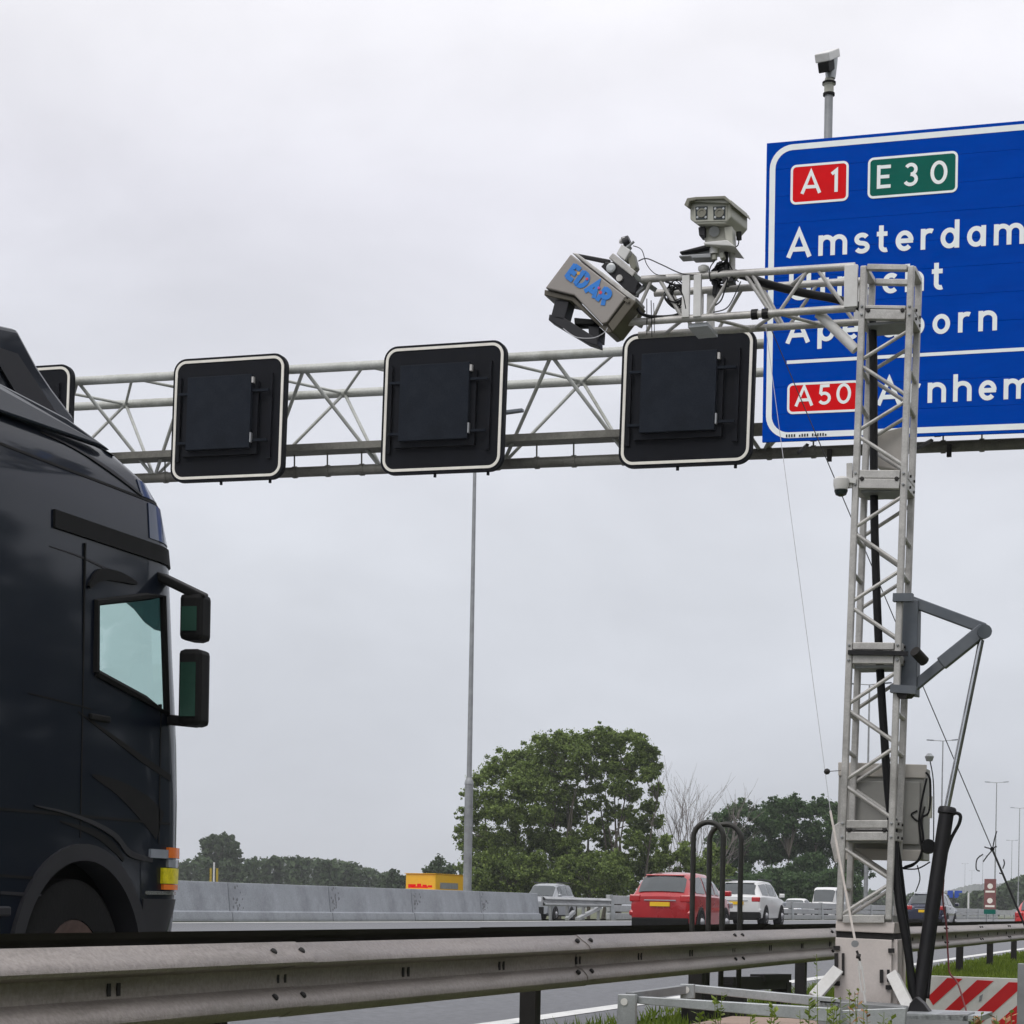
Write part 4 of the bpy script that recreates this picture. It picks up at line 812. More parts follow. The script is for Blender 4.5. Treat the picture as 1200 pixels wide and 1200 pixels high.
# ------------------------------------------------------------------ dark lorry in the nearest lane
TX = -7.1
lo = thing('lorry', (TX, 9.0, 0), 'dark navy lorry tractor with green tinted side window and high roof, at far left', 'lorry')
SL = [(.42, 1.21, 10.42), (.62, 1.255, 10.56), (.80, 1.262, 10.585), (1.12, 1.265, 10.60), (1.45, 1.265, 10.60), (1.80, 1.265, 10.58), (2.05, 1.265, 10.55), (2.30, 1.262, 10.52), (2.60, 1.26, 10.49), (2.80, 1.257, 10.47), (2.95, 1.255, 10.44), (3.15, 1.24, 10.38), (3.28, 1.21, 10.25), (3.37, 1.17, 10.02), (3.44, 1.08, 9.72), (3.48, .92, 9.40), (3.50, .70, 9.2)]
CR = .36; YR = 7.9
def slice_at(z):
    for i in range(len(SL) - 1):
        if SL[i][0] <= z <= SL[i + 1][0]:
            t = (z - SL[i][0]) / (SL[i + 1][0] - SL[i][0]); return tuple(SL[i][k] + (SL[i + 1][k] - SL[i][k]) * t for k in range(3))
    return SL[-1]
YC = [7.9, 8.4, 8.72, 9.42, 9.94]
def outline(z, off=0.0, shift=None):             # right half, from rear to the middle of the front
    _, hw, yf = slice_at(z); yc = yf - CR; p = []
    for i, y in enumerate(YC): p.append((TX + hw + off, min(y, yc - .01 * (6 - i))))
    for i in range(8): a = rad(90 * i / 7); p.append((TX + hw - CR + (CR + off) * math.cos(a), yc + (CR + off) * math.sin(a)))
    for f in (.5, 0): p.append((TX + (hw - CR) * f, yf + off))
    return p
ZS = sorted(set([s[0] for s in SL]))
def full(z):
    h = outline(z); return [(x, y, z) for x, y in h] + [(2 * TX - x, y, z) for x, y in h[-2::-1]]
rows = [full(z) for z in ZS]; nc = len(rows[0]); hc_ = (nc - 1) // 2
zi = {z: i for i, z in enumerate(ZS)}
def shiftz(i, j, dz):
    for jj in (j, nc - 1 - j):
        x, y, z = rows[i][jj]; rows[i][jj] = (x, y, z + dz)
shiftz(zi[2.05], 3, .07); shiftz(zi[2.05], 4, -.02); shiftz(zi[2.05], 5, -.08); shiftz(zi[2.60], 3, -.10); shiftz(zi[2.60], 4, .01); shiftz(zi[2.60], 5, .04)
win_rows = (zi[2.05], zi[2.30]); ws_rows = (zi[1.80], zi[2.05], zi[2.30], zi[2.60])
def skip(i, j):
    jj = min(j, nc - 2 - j)
    if jj in (3, 4) and i in win_rows: return True
    if jj >= 8 and i in ws_rows: return True
    return jj in (2, 3) and ZS[i] < 1.12
b = MB(); b.grid(rows, skip); b.prism([(x, y, 3.5) for x, y, z in rows[-1]], (0, 0, .002))
b.build('cab_shell', 'lorry', lo, smooth=True, recalc=True)
b = MB(); b.box(TX - 1.262, TX + 1.262, YR - .03, YR - .002, .5, 3.20); b.box(TX - 1.10, TX + 1.10, YR - .03, YR - .002, 3.203, 3.44); b.box(TX - 1.2, TX + 1.2, 8.0, 10.2, 1.15, 1.2); b.box(TX - 1.18, TX + 1.18, 10.0, 10.25, 1.2, 1.72); b.build('cab_interior', 'plast', lo)
for s in (1, -1):
    b = MB(); b.box(TX + s * .62 - .25, TX + s * .62 + .25, 8.75, 8.95, 1.2, 2.12); b.box(TX + s * .62 - .25, TX + s * .62 + .25, 8.75, 9.3, 1.2, 1.7); b.build('seat', 'plastl', lo, bevel=.05)
b = MB(); b.box(TX - 1.1, TX + 1.1, 10.05, 10.12, 2.62, 2.80); b.build('sun_visor', 'plastl', lo)
def rowpts(i, js): return [rows[i][j] for j in js]
for mir in (0, 1):
    js = [3, 4, 5]; js = js if not mir else [nc - 1 - j for j in js]
    b = MB(); b.grid([rowpts(i, js) for i in (zi[2.05], zi[2.30], zi[2.60])]); gw = b.build('side_window', 'glassgreen', lo)
js = list(range(8, nc - 8)); b = MB(); b.grid([rowpts(i, js) for i in (zi[1.80], zi[2.05], zi[2.30], zi[2.60], zi[2.80])]); b.build('windscreen', 'glassgreen', lo)
# frame round the side window: black rubber seal
f_ = [V(rows[zi[2.05]][3]), V(rows[zi[2.05]][4]), V(rows[zi[2.05]][5]), V(rows[zi[2.60]][5]), V(rows[zi[2.60]][4]), V(rows[zi[2.60]][3])]
b = MB(); b.path([p + V((.004, 0, 0)) for p in f_] + [f_[0] + V((.004, 0, 0))], .022, 6); b.build('window_seal', 'plast', lo)
def patch(name, z0, z1, segs, m, off=.012, zslope=0.0, n=None, th=.02):
    """raised strip hugging the cab between heights z0..z1; segs = (y from) or corner angle range"""
    P0, P1, I0, I1 = [], [], [], []
    y0, a1 = segs
    for k in range(25):
        t = k / 24
        for z, A, I in ((z0, P0, I0), (z1, P1, I1)):
            _, hw, yf = slice_at(z); yc = yf - CR
            tot = max(0, yc - y0) + CR * rad(a1); d = t * tot; zz = z + zslope * t
            if y0 < yc and d < yc - y0: A.append((TX + hw + off, y0 + d, zz)); I.append((TX + hw - th, y0 + d, zz))
            else:
                a = (d - max(0, yc - y0)) / CR if y0 < yc else t * rad(a1)
                A.append((TX + hw - CR + (CR + off) * math.cos(a), yc + (CR + off) * math.sin(a), zz)); I.append((TX + hw - CR + (CR - th) * math.cos(a), yc + (CR - th) * math.sin(a), zz))
    b = MB(); b.strip(P0, P1); b.strip(P0, I0); b.strip(P1, I1); b.strip([P0[0], P1[0]], [I0[0], I1[0]]); b.strip([P0[-1], P1[-1]], [I0[-1], I1[-1]])
    return b.build(name, m, lo, smooth=True)
patch('trim_strip', 2.83, 2.925, (9.0, 88), 'plast', .014)
patch('roof_seam', 3.16, 3.175, (8.0, 60), 'plast', .004)
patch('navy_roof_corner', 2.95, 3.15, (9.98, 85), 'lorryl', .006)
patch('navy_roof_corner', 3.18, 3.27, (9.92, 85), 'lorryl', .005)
patch('bumper_line', .925, .945, (9.98, 85), 'chrome', .010)
patch('bumper_panel', .55, .90, (9.96, 85), 'plastl', .010)
patch('door_seam', 1.33, 1.345, (7.95, 2), 'plast', .004)
# sweeping strips on door and step, some painting crease shade and edge highlight (follow points on the side plane)
def surf_x(y, z):
    _, hw, yf = slice_at(max(.42, min(3.49, z))); yc = yf - CR
    return TX + hw if y <= yc else TX + hw - CR + math.sqrt(max(0, CR * CR - (y - yc) ** 2))
def band(name, pts, wpx, m, off=.004):
    """flat pressed strip that follows the cab side; pts in picture points, wpx its widths"""
    c = [PX(px, py, TX + 1.268) for px, py in pts]; c = catm(c, 8); n = len(c); A, B_, A2, B2 = [], [], [], []
    for i, p in enumerate(c):
        d = (c[min(i + 1, n - 1)] - c[max(i - 1, 0)]); nrm = V((0, -d.z, d.y)).normalized(); f = i / (n - 1) * (len(wpx) - 1); k = min(int(f), len(wpx) - 2); w_ = (wpx[k] + (wpx[k + 1] - wpx[k]) * (f - k)) / 420.
        for q, L_, L2 in ((p + nrm * w_, A, A2), (p - nrm * w_, B_, B2)):
            x = surf_x(q.y, q.z); L_.append((x + off, q.y, q.z)); L2.append((x - .02, q.y, q.z))
    b = MB(); b.strip(A, B_); b.strip(A, A2); b.strip(B_, B2); return b.build(name, m, lo, smooth=True)
band('door_line', [(92, 834), (130, 862), (165, 888), (200, 912)], (1, 5, 8, 8), 'plast')  # dark strip stands for the door crease and its shadow
band('door_line', [(33, 812), (70, 821), (108, 831)], (1, 2, 1), 'plast')
band('fender_highlight', [(40, 944), (75, 952), (110, 965), (135, 980), (152, 1000), (178, 1008)], (1, 3, 5, 7, 8, 5), 'plastl', .010)  # lighter strip painting the highlight on the fender edge
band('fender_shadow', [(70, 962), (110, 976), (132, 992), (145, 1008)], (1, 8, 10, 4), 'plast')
band('step_line', [(0, 1026), (30, 1028), (50, 1030)], (3, 3, 2), 'plast')
band('step_line', [(0, 1046), (30, 1048), (48, 1049)], (3, 4, 2), 'plastl', .008)
band('corner_deflector', [(108, 908), (140, 924), (170, 948), (188, 968)], (2, 18, 34, 38), 'plast', .003)
band('window_deflector', [(104, 688), (118, 674), (140, 676), (160, 684)], (4, 14, 12, 3), 'plast', .016)
band('cab_crease', [(60, 640), (95, 652), (130, 668), (160, 680)], (1, 2, 3, 2), 'plastl')
# wheel arch plate with a round cut out, and its band
WY, WZ, WR = 9.33, .50, .50
R2 = .60; ys0, ys1 = 8.72, 9.94
arcp = [(WY + R2 * math.cos(rad(a)), WZ + R2 * math.sin(rad(a))) for a in range(4, 177, 7)]
am = MB()
o2 = [(TX + 1.285, y, z) for y, z in arcp]; o3 = [(TX + 1.285, WY + (y - WY) * 1.15, WZ + (z - WZ) * 1.15) for y, z in arcp]
am.strip(o2, o3); am.strip(o2, [(x - .16, y, z) for x, y, z in o2]); am.strip(o3, [(x - .05, y, z) for x, y, z in o3]); am.build('wheel_arch', 'plastl', lo, smooth=True)
b = MB(); b.strip([(TX + 1.262, y, z) for y, z in arcp], [(TX + 1.262, max(ys0 - .01, min(ys1 + .01, WY + (y - WY) * 2.2)), min(1.13, WZ + (z - WZ) * 1.9)) for y, z in arcp]); b.build('arch_plate', 'lorry', lo)
b = MB(); b.box(TX - 1.0, TX + 1.0, 8.6, 10.1, .3, 1.14); b.build('chassis', 'dark', lo)
def wheel(parent, x, y, z, r, w_, s, rim='hub', rf=.57, n=36):
    b = MB(); b.lathe((x, y, z), (s, 0, 0), [(-w_, r * rf), (-w_, r * .92), (-w_ * .85, r), (-.02, r), (0, r * .95), (.006, r * .80), (.0, r * rf)], n, False); t = b.build('wheel', 'tyre', parent, smooth=True)
    b = MB(); b.lathe((x, y, z), (s, 0, 0), [(-.06, r * rf), (-.004, r * (rf - .01)), (-.02, r * (rf - .06)), (-.05, r * .40), (.02, r * .30), (.05, r * .22), (.06, r * .10), (.06, .001)], n, False); b.build('rim', rim, t, smooth=True); return t
wheel(lo, TX + 1.22, WY, WZ, WR, .32, 1); wheel(lo, TX - 1.22, WY, WZ, WR, .32, -1)
wheel(lo, TX + 1.22, 5.6, WZ, WR, .32, 1); wheel(lo, TX - 1.22, 5.6, WZ, WR, .32, -1)
b = MB(); b.box(TX - .45, TX + .45, 4.6, 8.7, .75, 1.05); b.box(TX - 1.2, TX + 1.2, 6.5, 7.6, .45, 1.0); b.build('frame', 'plast', lo)
# head lamp cluster wrapped round the corner
patch('headlamp', 1.135, 1.185, (10.02, 30), 'lamp', .016)
patch('indicator', 1.14, 1.20, (10.22, 42), 'amber', .020)
patch('headlamp', 1.085, 1.13, (10.22, 42), 'lamp', .018)
patch('fog_lamp', .99, 1.08, (10.16, 46), 'yellow', .018)
patch('indicator', .955, .985, (10.17, 46), 'amber', .018)
# roof fairing
XF = TX + .98
fo = [PX(px, py, XF) for px, py in ((88, 489), (62, 455), (44, 428), (21, 385), (-40, 372))]
b = MB(); prof_f = [(p.y, p.z) for p in fo] + [(fo[-1].y - .35, fo[-1].z), (fo[-1].y - .35, 3.30), (fo[0].y, 3.36)]
b.prism([(XF, y, z) for y, z in prof_f], (-1.96, 0, 0)); b.build('roof_fairing', 'lorry', lo, bevel=.025)
b = MB(); b.prism([(XF + .004, fo[0].y - .15, fo[0].z - .06), (XF + .004, fo[3].y - .02, fo[3].z - .14), (XF + .004, fo[3].y - .3, fo[3].z - .16), (XF + .004, fo[0].y - .5, fo[0].z - .08)], (.012, 0, 0)); b.build('fairing_panel', 'plastl', lo)
b = MB(); b.prism([(TX + 1.225, 9.62, 3.37), (TX + 1.20, 9.2, 3.455), (TX + 1.17, 8.6, 3.50), (TX + 1.17, 7.9, 3.53), (TX + 1.24, 7.9, 3.3)], (-.05, 0, 0)); b.build('side_fairing', 'lorry', lo, bevel=.015)
band('roof_edge_highlight', [(14, 446), (50, 466), (88, 488), (118, 508), (150, 533)], (2, 3, 3, 2, 1), 'plastl', .012)  # lighter strip painting the highlight along the cab roof edge
band('roof_seam', [(62, 505), (100, 524), (140, 552), (172, 580)], (1, 3, 5, 3), 'plastl', .008)
# shut lines and handle of the door
for y_a, z_a, z_b in ((9.30, 1.22, 2.80), (10.13, 1.22, 2.02), (8.30, 1.1, 3.1)):
    b = MB(); b.box(TX + 1.25, TX + 1.268, y_a - .006, y_a + .006, z_a, z_b); b.build('shut_line', 'plast', lo)
b = MB(); b.box(TX + 1.255, TX + 1.285, 9.36, 9.56, 1.86, 1.895); b.build('door_handle', 'plast', lo, bevel=.008)
for z_a in (.52, .80): b = MB(); b.box(TX + 1.10, TX + 1.275, 8.05, 8.66, z_a, z_a + .05); b.build('step', 'plastl', lo, bevel=.01)
# tinted blind inside the top front corner of the side window
b = MB(); b.prism([PX(px, py, TX + 1.20) for px, py in ((140, 699), (194, 686), (194, 741), (182, 738), (170, 729), (158, 714))], (-.006, 0, 0)); b.build('side_blind', 'visorglass', lo)
# mirrors
def mirror(sx):
    X0 = TX + sx * 1.27
    b = MB(); b.beam((X0 - sx * .10, 10.12, 2.79), (X0 + sx * .20, 10.26, 2.64), .05, .16, (0, 1, 0)); b.build('mirror_arm', 'plast', lo, bevel=.012)
    for z0, z1, nm in ((2.39, 2.66, 'mirror_head'), (1.90, 2.34, 'mirror_head')):
        b = MB(); c = [(X0 + sx * .09, 10.14), (X0 + sx * .225, 10.16), (X0 + sx * .22, 10.30), (X0 + sx * .16, 10.36), (X0 + sx * .09, 10.30)]; b.prism([(x, y, z0) for x, y in c], (0, 0, z1 - z0)); h = b.build(nm, 'plast', lo, bevel=.03)
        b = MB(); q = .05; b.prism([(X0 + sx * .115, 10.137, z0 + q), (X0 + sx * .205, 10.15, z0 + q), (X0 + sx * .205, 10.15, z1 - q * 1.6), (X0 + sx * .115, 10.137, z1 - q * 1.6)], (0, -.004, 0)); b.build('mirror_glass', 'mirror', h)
    b = MB(); b.beam((X0 - sx * .12, 10.2, 1.95), (X0 + sx * .16, 10.28, 1.925), .06, .06); b.build('mirror_arm', 'plast', lo, bevel=.012)
mirror(1); mirror(-1)

# ------------------------------------------------------------------ cars
def car(name, label, u, y, yaw, Ln, Wd, Ht, paint, st, belt=.62, wr=.33, rear=True, extra=None, cat='car', group='cars on the motorway', gz=None, roofw=.76, wy=(-.30, .30)):
    z0 = gz if gz is not None else road_z(u); t = thing(name, (0, 0, 0), label, cat, group); hw = Wd / 2; zb = .20
    def sec(fy, lo_, bt, rf, ws, rw):
        y_ = fy * Ln; bz = bt * Ht; rz = rf * Ht; h = hw * ws; r = hw * rw
        half = [(h * .80, zb + lo_), (h * .955, zb + lo_ + .06), (h * .99, .34 * Ht), (h, .46 * Ht if bz > .5 * Ht else bz * .8), (h * .975, bz - .03), (h * .93, bz)]
        if rz > bz + .08: half += [(h * .93 + (r - h * .93) * .6, bz + (rz - bz) * .62), (r, rz - .07), (r * .86, rz - .015), (r * .45, rz), (0, rz + .008)]
        else: half += [(h * .88, bz + .015), (h * .75, bz + .03), (h * .6, bz + .035), (h * .3, bz + .04), (0, bz + .045)]
        return [(x, y_, z) for x, z in half]
    S_ = [sec(*s) for s in st]
    rows_ = [h + [(-x, y_, z) for x, y_, z in h[-2::-1]] for h in S_]
    b = MB(); b.grid(rows_)
    for r_e in (rows_[0], rows_[-1]): b.add(r_e, [tuple(range(len(r_e)))])
    body = b.build('body', paint, t, smooth=True, weld=True)
    # glass: side panes between stations flagged by roof height
    idx = [i for i, s in enumerate(st) if s[3] > .9]
    for s in (1, -1):
        for a_, b__ in zip(idx[:-1], idx[1:]):
            q = []
            for i, f in ((a_, .06), (b__, .94)):
                A0 = V(S_[a_][5]).lerp(V(S_[b__][5]), f); A1 = V(S_[a_][6]).lerp(V(S_[b__][6]), f); A2 = V(S_[a_][7]).lerp(V(S_[b__][7]), f); q.append((A0.lerp(A1, .12), A1, A1.lerp(A2, .72)))
            vs_ = [V((s * (p.x + .012), p.y, p.z)) for p in (*q[0], *q[1])]
            b = MB(); b.add(vs_, [(0, 1, 4, 3), (1, 2, 5, 4)]); b.build('side_window', 'carglass', t)
    def endglass(stops, nm, sgn):                    # pane laid on the body surface; stops: (station a, station b, blend)
        g_ = []
        for a_, b__, f in stops:
            h = [V(S_[a_][k_]).lerp(V(S_[b__][k_]), f) for k_ in (7, 8, 9, 10)]; e0 = V(S_[a_][6]).lerp(V(S_[b__][6]), f); h[0] = h[0].lerp(e0, .15)
            row = [V((-p.x, p.y, p.z)) for p in h] + h[-2::-1]; g_.append([p + V((0, sgn * .02, .016)) for p in row])
        b = MB(); b.grid(g_); b.build(nm, 'carglass', t, smooth=True)
    i0 = idx[0]; i1 = idx[-1]; ir = max(0, i0 - 2)
    endglass([(ir, i0 - 1, .22), (ir, i0 - 1, .6), (i0 - 1, i0, .0), (i0 - 1, i0, .45), (i0 - 1, i0, .82)] if i0 > 1 else [(0, 1, .1), (0, 1, .9)], 'rear_window', -1)
    endglass([(i1 + 1, i1, .06), (i1 + 1, i1, .5), (i1 + 1, i1, .94)], 'windscreen', 1)
    hp_ = S_[i0][7]; b = MB(); b.box(-hp_[0] * .9, hp_[0] * .9, hp_[1] - .10, hp_[1] + .12, hp_[2] + .035, hp_[2] + .07); b.build('roof_spoiler', paint, t, bevel=.015)
    yr = st[0][0] * Ln; yf = st[-1][0] * Ln
    for fy in wy:
        for s in (1, -1):
            b = MB(); b.lathe((s * (hw * .99), fy * Ln, wr), (s, 0, 0), [(-.25, wr + .07), (.002, wr + .07), (.012, wr + .055)], 28); b.build('wheel_arch', 'dark' if extra != 'clad' else 'plast', t)
            wheel(t, s * (hw + .012), fy * Ln, wr, wr, .2, s, 'alloy', .66, 24)
    # rear and front details
    b = MB(); b.box(-hw * .86, hw * .86, yr - .03, yr + .3, .19, .19 + .15 * Ht); b.build('rear_bumper', 'plast', t, bevel=.03)
    b = MB(); b.box(-hw * .97, hw * .97, yr + .02, yr + .4, .19 + .17 * Ht, .19 + .27 * Ht); b.build('bumper_skin', paint, t, bevel=.06)
    b = MB(); b.box(-.26, .26, yr - .045, yr + .05, belt * Ht - .28, belt * Ht - .17); b.build('number_plate', 'plate', t)
    b = MB(); b.box(-.42, .42, yr - .035, yr + .05, belt * Ht - .135, belt * Ht - .11); b.build('trim', 'chrome', t)
    for s in (1, -1):
        b = MB(); b.box(*sorted((s * hw * .60, s * hw * .94)), yr - .015, yr + .28, belt * Ht - .17, belt * Ht + .015); b.build('tail_lamp', 'tail', t, bevel=.03)
        b = MB(); b.box(*sorted((s * hw * .60, s * hw * .97)), yf - .35, yf + .01, belt * Ht - .30, belt * Ht - .14); b.build('headlamp', 'lamp', t, bevel=.03)
        b = MB(); ym = (st[i1][0] * Ln + .28); b.box(*sorted((s * hw * .98, s * (hw + .17))), ym - .1, ym + .08, belt * Ht + .02, belt * Ht + .17); b.build('wing_mirror', paint, t, bevel=.03)
        b = MB(); b.box(*sorted((s * (hw - .01), s * (hw + .012))), -.1 * Ln, -.1 * Ln + .2, belt * Ht - .12, belt * Ht - .085); b.build('door_handle', paint, t)
    b = MB(); b.box(-.55, .55, yf - .06, yf + .02, .30, .30 + .2 * Ht); b.build('grille', 'plast', t, bevel=.02)
    b = MB(); b.box(-.26, .26, yf - .03, yf + .035, .42, .53); b.build('number_plate', 'plate', t)
    if extra in ('rails', 'clad'):
        for s in (1, -1):
            b = MB(); b.box(s * hw * .70 - .02, s * hw * .70 + .02, st[idx[0]][0] * Ln + .1, st[i1][0] * Ln - .1, Ht - .0, Ht + .05); b.build('roof_rail', 'plastl', t, bevel=.01)
    if extra == 'clad':
        b = MB(); b.box(-hw * .95, hw * .95, yr - .035, yr + .3, .25, .50); b.build('rear_cladding', 'plast', t, bevel=.04)
    # keep the same names on both ends; place the finished car
    t.location = (-u, y, z0); t.rotation_euler = (0, 0, yaw); return t
#        fy     low   belt  roof  wscale roofw
MPV = [(-.50, .12, .58, .58, .80, .5), (-.488, .05, .615, .63, .90, .5), (-.44, 0, .635, .80, .97, .68), (-.385, 0, .64, .955, .99, .64), (-.15, 0, .63, 1.0, 1.0, .69), (.08, 0, .62, .985, 1.0, .68), (.20, 0, .61, .92, 1.0, .65), (.34, 0, .60, .60, .98, .7), (.45, .02, .53, .53, .93, .7), (.50, .10, .45, .45, .80, .6)]
SUV = [(-.50, .12, .60, .60, .88, .5), (-.485, .05, .63, .65, .96, .5), (-.45, .03, .64, .80, .98, .66), (-.40, .02, .645, .955, 1.0, .67), (-.15, .02, .64, 1.0, 1.0, .71), (.06, .02, .63, .985, 1.0, .75), (.16, .02, .625, .93, 1.0, .72), (.29, .02, .61, .61, .98, .7), (.44, .04, .57, .57, .94, .7), (.50, .12, .47, .47, .82, .6)]
SED = [(-.50, .10, .60, .60, .86, .5), (-.48, .04, .64, .64, .95, .5), (-.36, 0, .66, .67, .98, .66), (-.22, 0, .66, .955, .99, .70), (-.08, 0, .65, 1.0, 1.0, .74), (.05, 0, .64, .985, 1.0, .73), (.13, 0, .63, .93, 1.0, .70), (.28, 0, .61, .61, .98, .7), (.44, .02, .55, .55, .93, .7), (.50, .10, .45, .45, .80, .6)]
VAN = [(-.50, .10, .50, .60, .92, .8), (-.495, .04, .52, .93, .98, .86), (-.47, 0, .52, .98, 1.0, .88), (-.1, 0, .52, 1.0, 1.0, .88), (.18, 0, .52, .99, 1.0, .87), (.27, 0, .52, .93, 1.0, .84), (.40, 0, .50, .50, .98, .8), (.47, .02, .42, .42, .95, .7), (.50, .10, .34, .34, .85, .6)]
car('family_car', 'red family car seen from behind, left of the two dark hoops', 13.86, 51.6, 0, 4.4, 1.74, 1.62, 'rcar', MPV)
car('crossover_car', 'white crossover car with roof rails ahead of the red car, partly behind the hoops', 17.6, 75.6, 0, 4.55, 1.86, 1.69, 'wcar', SUV, extra='clad', wr=.36)
car('hatchback_car', 'dark navy car with yellow number plate seen between the mast and the hydraulic ram', 12.9, 91.0, 0, 4.2, 1.80, 1.62, 'bcar', MPV)
car('hatchback_car', 'bright red car cut off by the right edge of the picture', 7.0, 79.2, 0, 4.1, 1.78, 1.50, 'rcar2', MPV)
car('offroad_car', 'silver car with roof rails coming the other way behind the concrete barrier end', 37.75, 110.5, math.pi, 4.8, 1.95, 2.12, 'scar', SUV, extra='rails', gz=.12, wr=.36)
car('saloon_car', 'white car on the far carriageway, only its roof showing right of the white crossover', 29.5, 141.0, math.pi, 4.5, 1.8, 1.50, 'wcar', SED, gz=.27)
car('delivery_van', 'white van on the far carriageway just left of the mast foot', 30.5, 158.0, math.pi, 5.4, 2.0, 2.55, 'wcar', VAN, gz=.25, cat='van', wr=.34, belt=.45)
# yellow parcel lorry beyond the barrier
yv = thing('parcel_van', (-52, 128, -.35), 'yellow box van with red markings showing above the concrete barrier', 'van')
b = MB(); b.box(-53.15, -50.95, 125.5, 131.0, .15, 2.93); b.build('box_body', 'ycar', yv, bevel=.05)
b = MB(); b.box(-53.1, -51.0, 123.9, 125.5, .1, 1.75); b.build('cab', 'ycar', yv, bevel=.15)
b = MB(); b.box(-52.9, -51.2, 123.86, 124.1, 1.05, 1.6); b.build('windscreen', 'carglass', yv)
b = MB()
for x0, x1, z0, z1 in ((-52.95, -51.5, 1.98, 2.08), (-52.95, -52.4, 2.08, 2.22), (-52.3, -52.0, 2.08, 2.26), (-51.9, -51.6, 2.08, 2.2), (-51.5, -51.2, 2.02, 2.16)): b.box(x0, x1, 125.48, 125.5, z0, z1)
b.build('lettering', 'signred', yv)
b = MB(); b.box(-50.95, -50.93, 126.3, 129.6, 1.95, 2.36); b.build('side_panel', 'galvd', yv)
b = MB(); b.box(-53.2, -50.9, 125.4, 131.05, 2.93, 2.97); b.build('roof_edge', 'ycar', yv)
for yy in (124.7, 129.8):
    for s in (1, -1): wheel(yv, -52.05 + s * 1.05, yy, .0, .36, .2, s, 'alloy', .6, 16)

# ------------------------------------------------------------------ median lamp posts
LH = 15.6
def lamp_post(px, pyt, label, thick=1.0):
    dep = LH * F / ((HOR - pyt) + sr * (px - 600) * -1); p = PD(px, pyt, dep); x, y = p.x, p.y; zt = p.z
    t = thing('lamp_post', (x, y, .4), label, 'lamp post', 'double armed lamp posts along the median')
    MB().tube((x, y, .3), (x, y, 4.75), .135 * thick, 14).build('pole_base', 'galvd', t, smooth=True)
    MB().lathe((x, y, 4.72), (0, 0, 1), [(0, .15 * thick), (.06, .15 * thick), (.22, .09 * thick)], 14).build('collar', 'galvd', t, smooth=True)
    MB().tube((x, y, 4.8), (x, y, zt), .085 * thick, 12, .05 * thick).build('pole', 'galvd', t, smooth=True)
    for s in (1, -1):
        MB().tube((x, y, zt - .03), (x + s * 1.0, y, zt + .05), .032 * thick, 8).build('arm', 'galvd', t)
        b = MB(); b.prism([(x + s * .9, y - .13, zt), (x + s * 1.6, y - .1, zt + .04), (x + s * 1.6, y + .1, zt + .04), (x + s * .9, y + .13, zt)], (0, 0, .10)); b.build('luminaire', 'slate', t, bevel=.02)
    return t
p = PX(552.5, 1040, -22.9)
dep = (p - CAM).dot(FWD); zt = .9 + (1052 - 488) * dep / F
t = lamp_post.__call__(557.5, 488, 'tall double armed lamp post in the median, nearest and thickest, below the second matrix sign')
t.location = (t.location.x, t.location.y, .4)
for px, py, lb in ((1019, 802, 'lamp post seen through the truss of the mast above the cabinet'), (1105, 868, 'lamp post just left of the bare chrome ram rod'), (1168, 917, 'lamp post behind the knot of the dark guy wire'), (1195, 947, 'lamp post at the right edge, behind the bright red car'), (1186, 985, 'thin far lamp post between the two at right edge'), (1152, 1003, 'thin far lamp post left of the red framed road sign'), (1131, 1012, 'faint lamp post, furthest left of the thin distant ones'), (1139, 1020, 'faint distant lamp post, shortest of the row')):
    lamp_post(px, py, lb, 1.15)

# ------------------------------------------------------------------ road signs far away
rsn = PD(1160.5, 1030, 120); gz_ = .4
fs = thing('speed_sign', (rsn.x, rsn.y, gz_), 'tall red framed road sign with two round faces on poles, far right', 'road sign')
hgt = 35.5 * 120 / F; wdt = 13.5 * 120 / F; cx = rsn.x; y_ = rsn.y; z1 = rsn.z
b = MB(); b.box(cx - wdt / 2, cx + wdt / 2, y_, y_ + .05, z1 - hgt, z1); b.build('sign_panel', 'boardgrey', fs)
for k in (0, 1):
    zc = z1 - hgt * (.24 + .48 * k); r = wdt * .33
    b = MB(); b.lathe((cx, y_ - .002, zc), (0, -1, 0), [(0, r), (.006, r)], 24); b.build('round_face', 'border', fs)
    b = MB(); o_ = [(cx + r * 1.0 * math.cos(a), y_ - .012, zc + r * math.sin(a)) for a in [i * math.pi / 12 for i in range(25)]]; i_ = [(cx + r * .72 * math.cos(a), y_ - .012, zc + r * .72 * math.sin(a)) for a in [i * math.pi / 12 for i in range(25)]]; b.strip(o_, i_); b.build('red_ring', 'boardgrey', fs)
    b = MB(); b.box(cx - wdt * .4, cx + wdt * .4, y_ - .008, y_ - .002, zc - r - hgt * .085, zc - r - hgt * .02); b.build('text_plate', 'border', fs)
b = MB(); b.box(cx - wdt * .5, cx + wdt * .5, y_, y_ + .05, z1 - hgt * 1.16, z1 - hgt - .01); b.build('lower_plate', 'signgreen', fs)
for s in (-.3, .3): MB().tube((cx + s * wdt, y_ + .08, .2), (cx + s * wdt, y_ + .08, z1), .04, 8).build('pole', 'galvd', fs)
q = PD(1118, 1047, 420); og = thing('overhead_sign', (q.x, q.y, .4), 'tiny distant blue overhead signs right of the hydraulic ram', 'road sign')
for dx, wd in ((-.8, .8), (.9, 1.1)):
    b = MB(); b.box(q.x + dx - wd * .7, q.x + dx + wd * .7, q.y, q.y + .1, q.z - .9, q.z + .6); b.build('sign_panel', 'blue', og)
MB().tube((q.x - 3, q.y + .3, q.z), (q.x + 3, q.y + .3, q.z), .12, 8).build('beam', 'gantryd', og); MB().tube((q.x + 3, q.y + .3, -.3), (q.x + 3, q.y + .3, q.z), .15, 8).build('post', 'gantryd', og)
q = PD(251, 1012, 78); wz = PD(251, 1032, 78).z
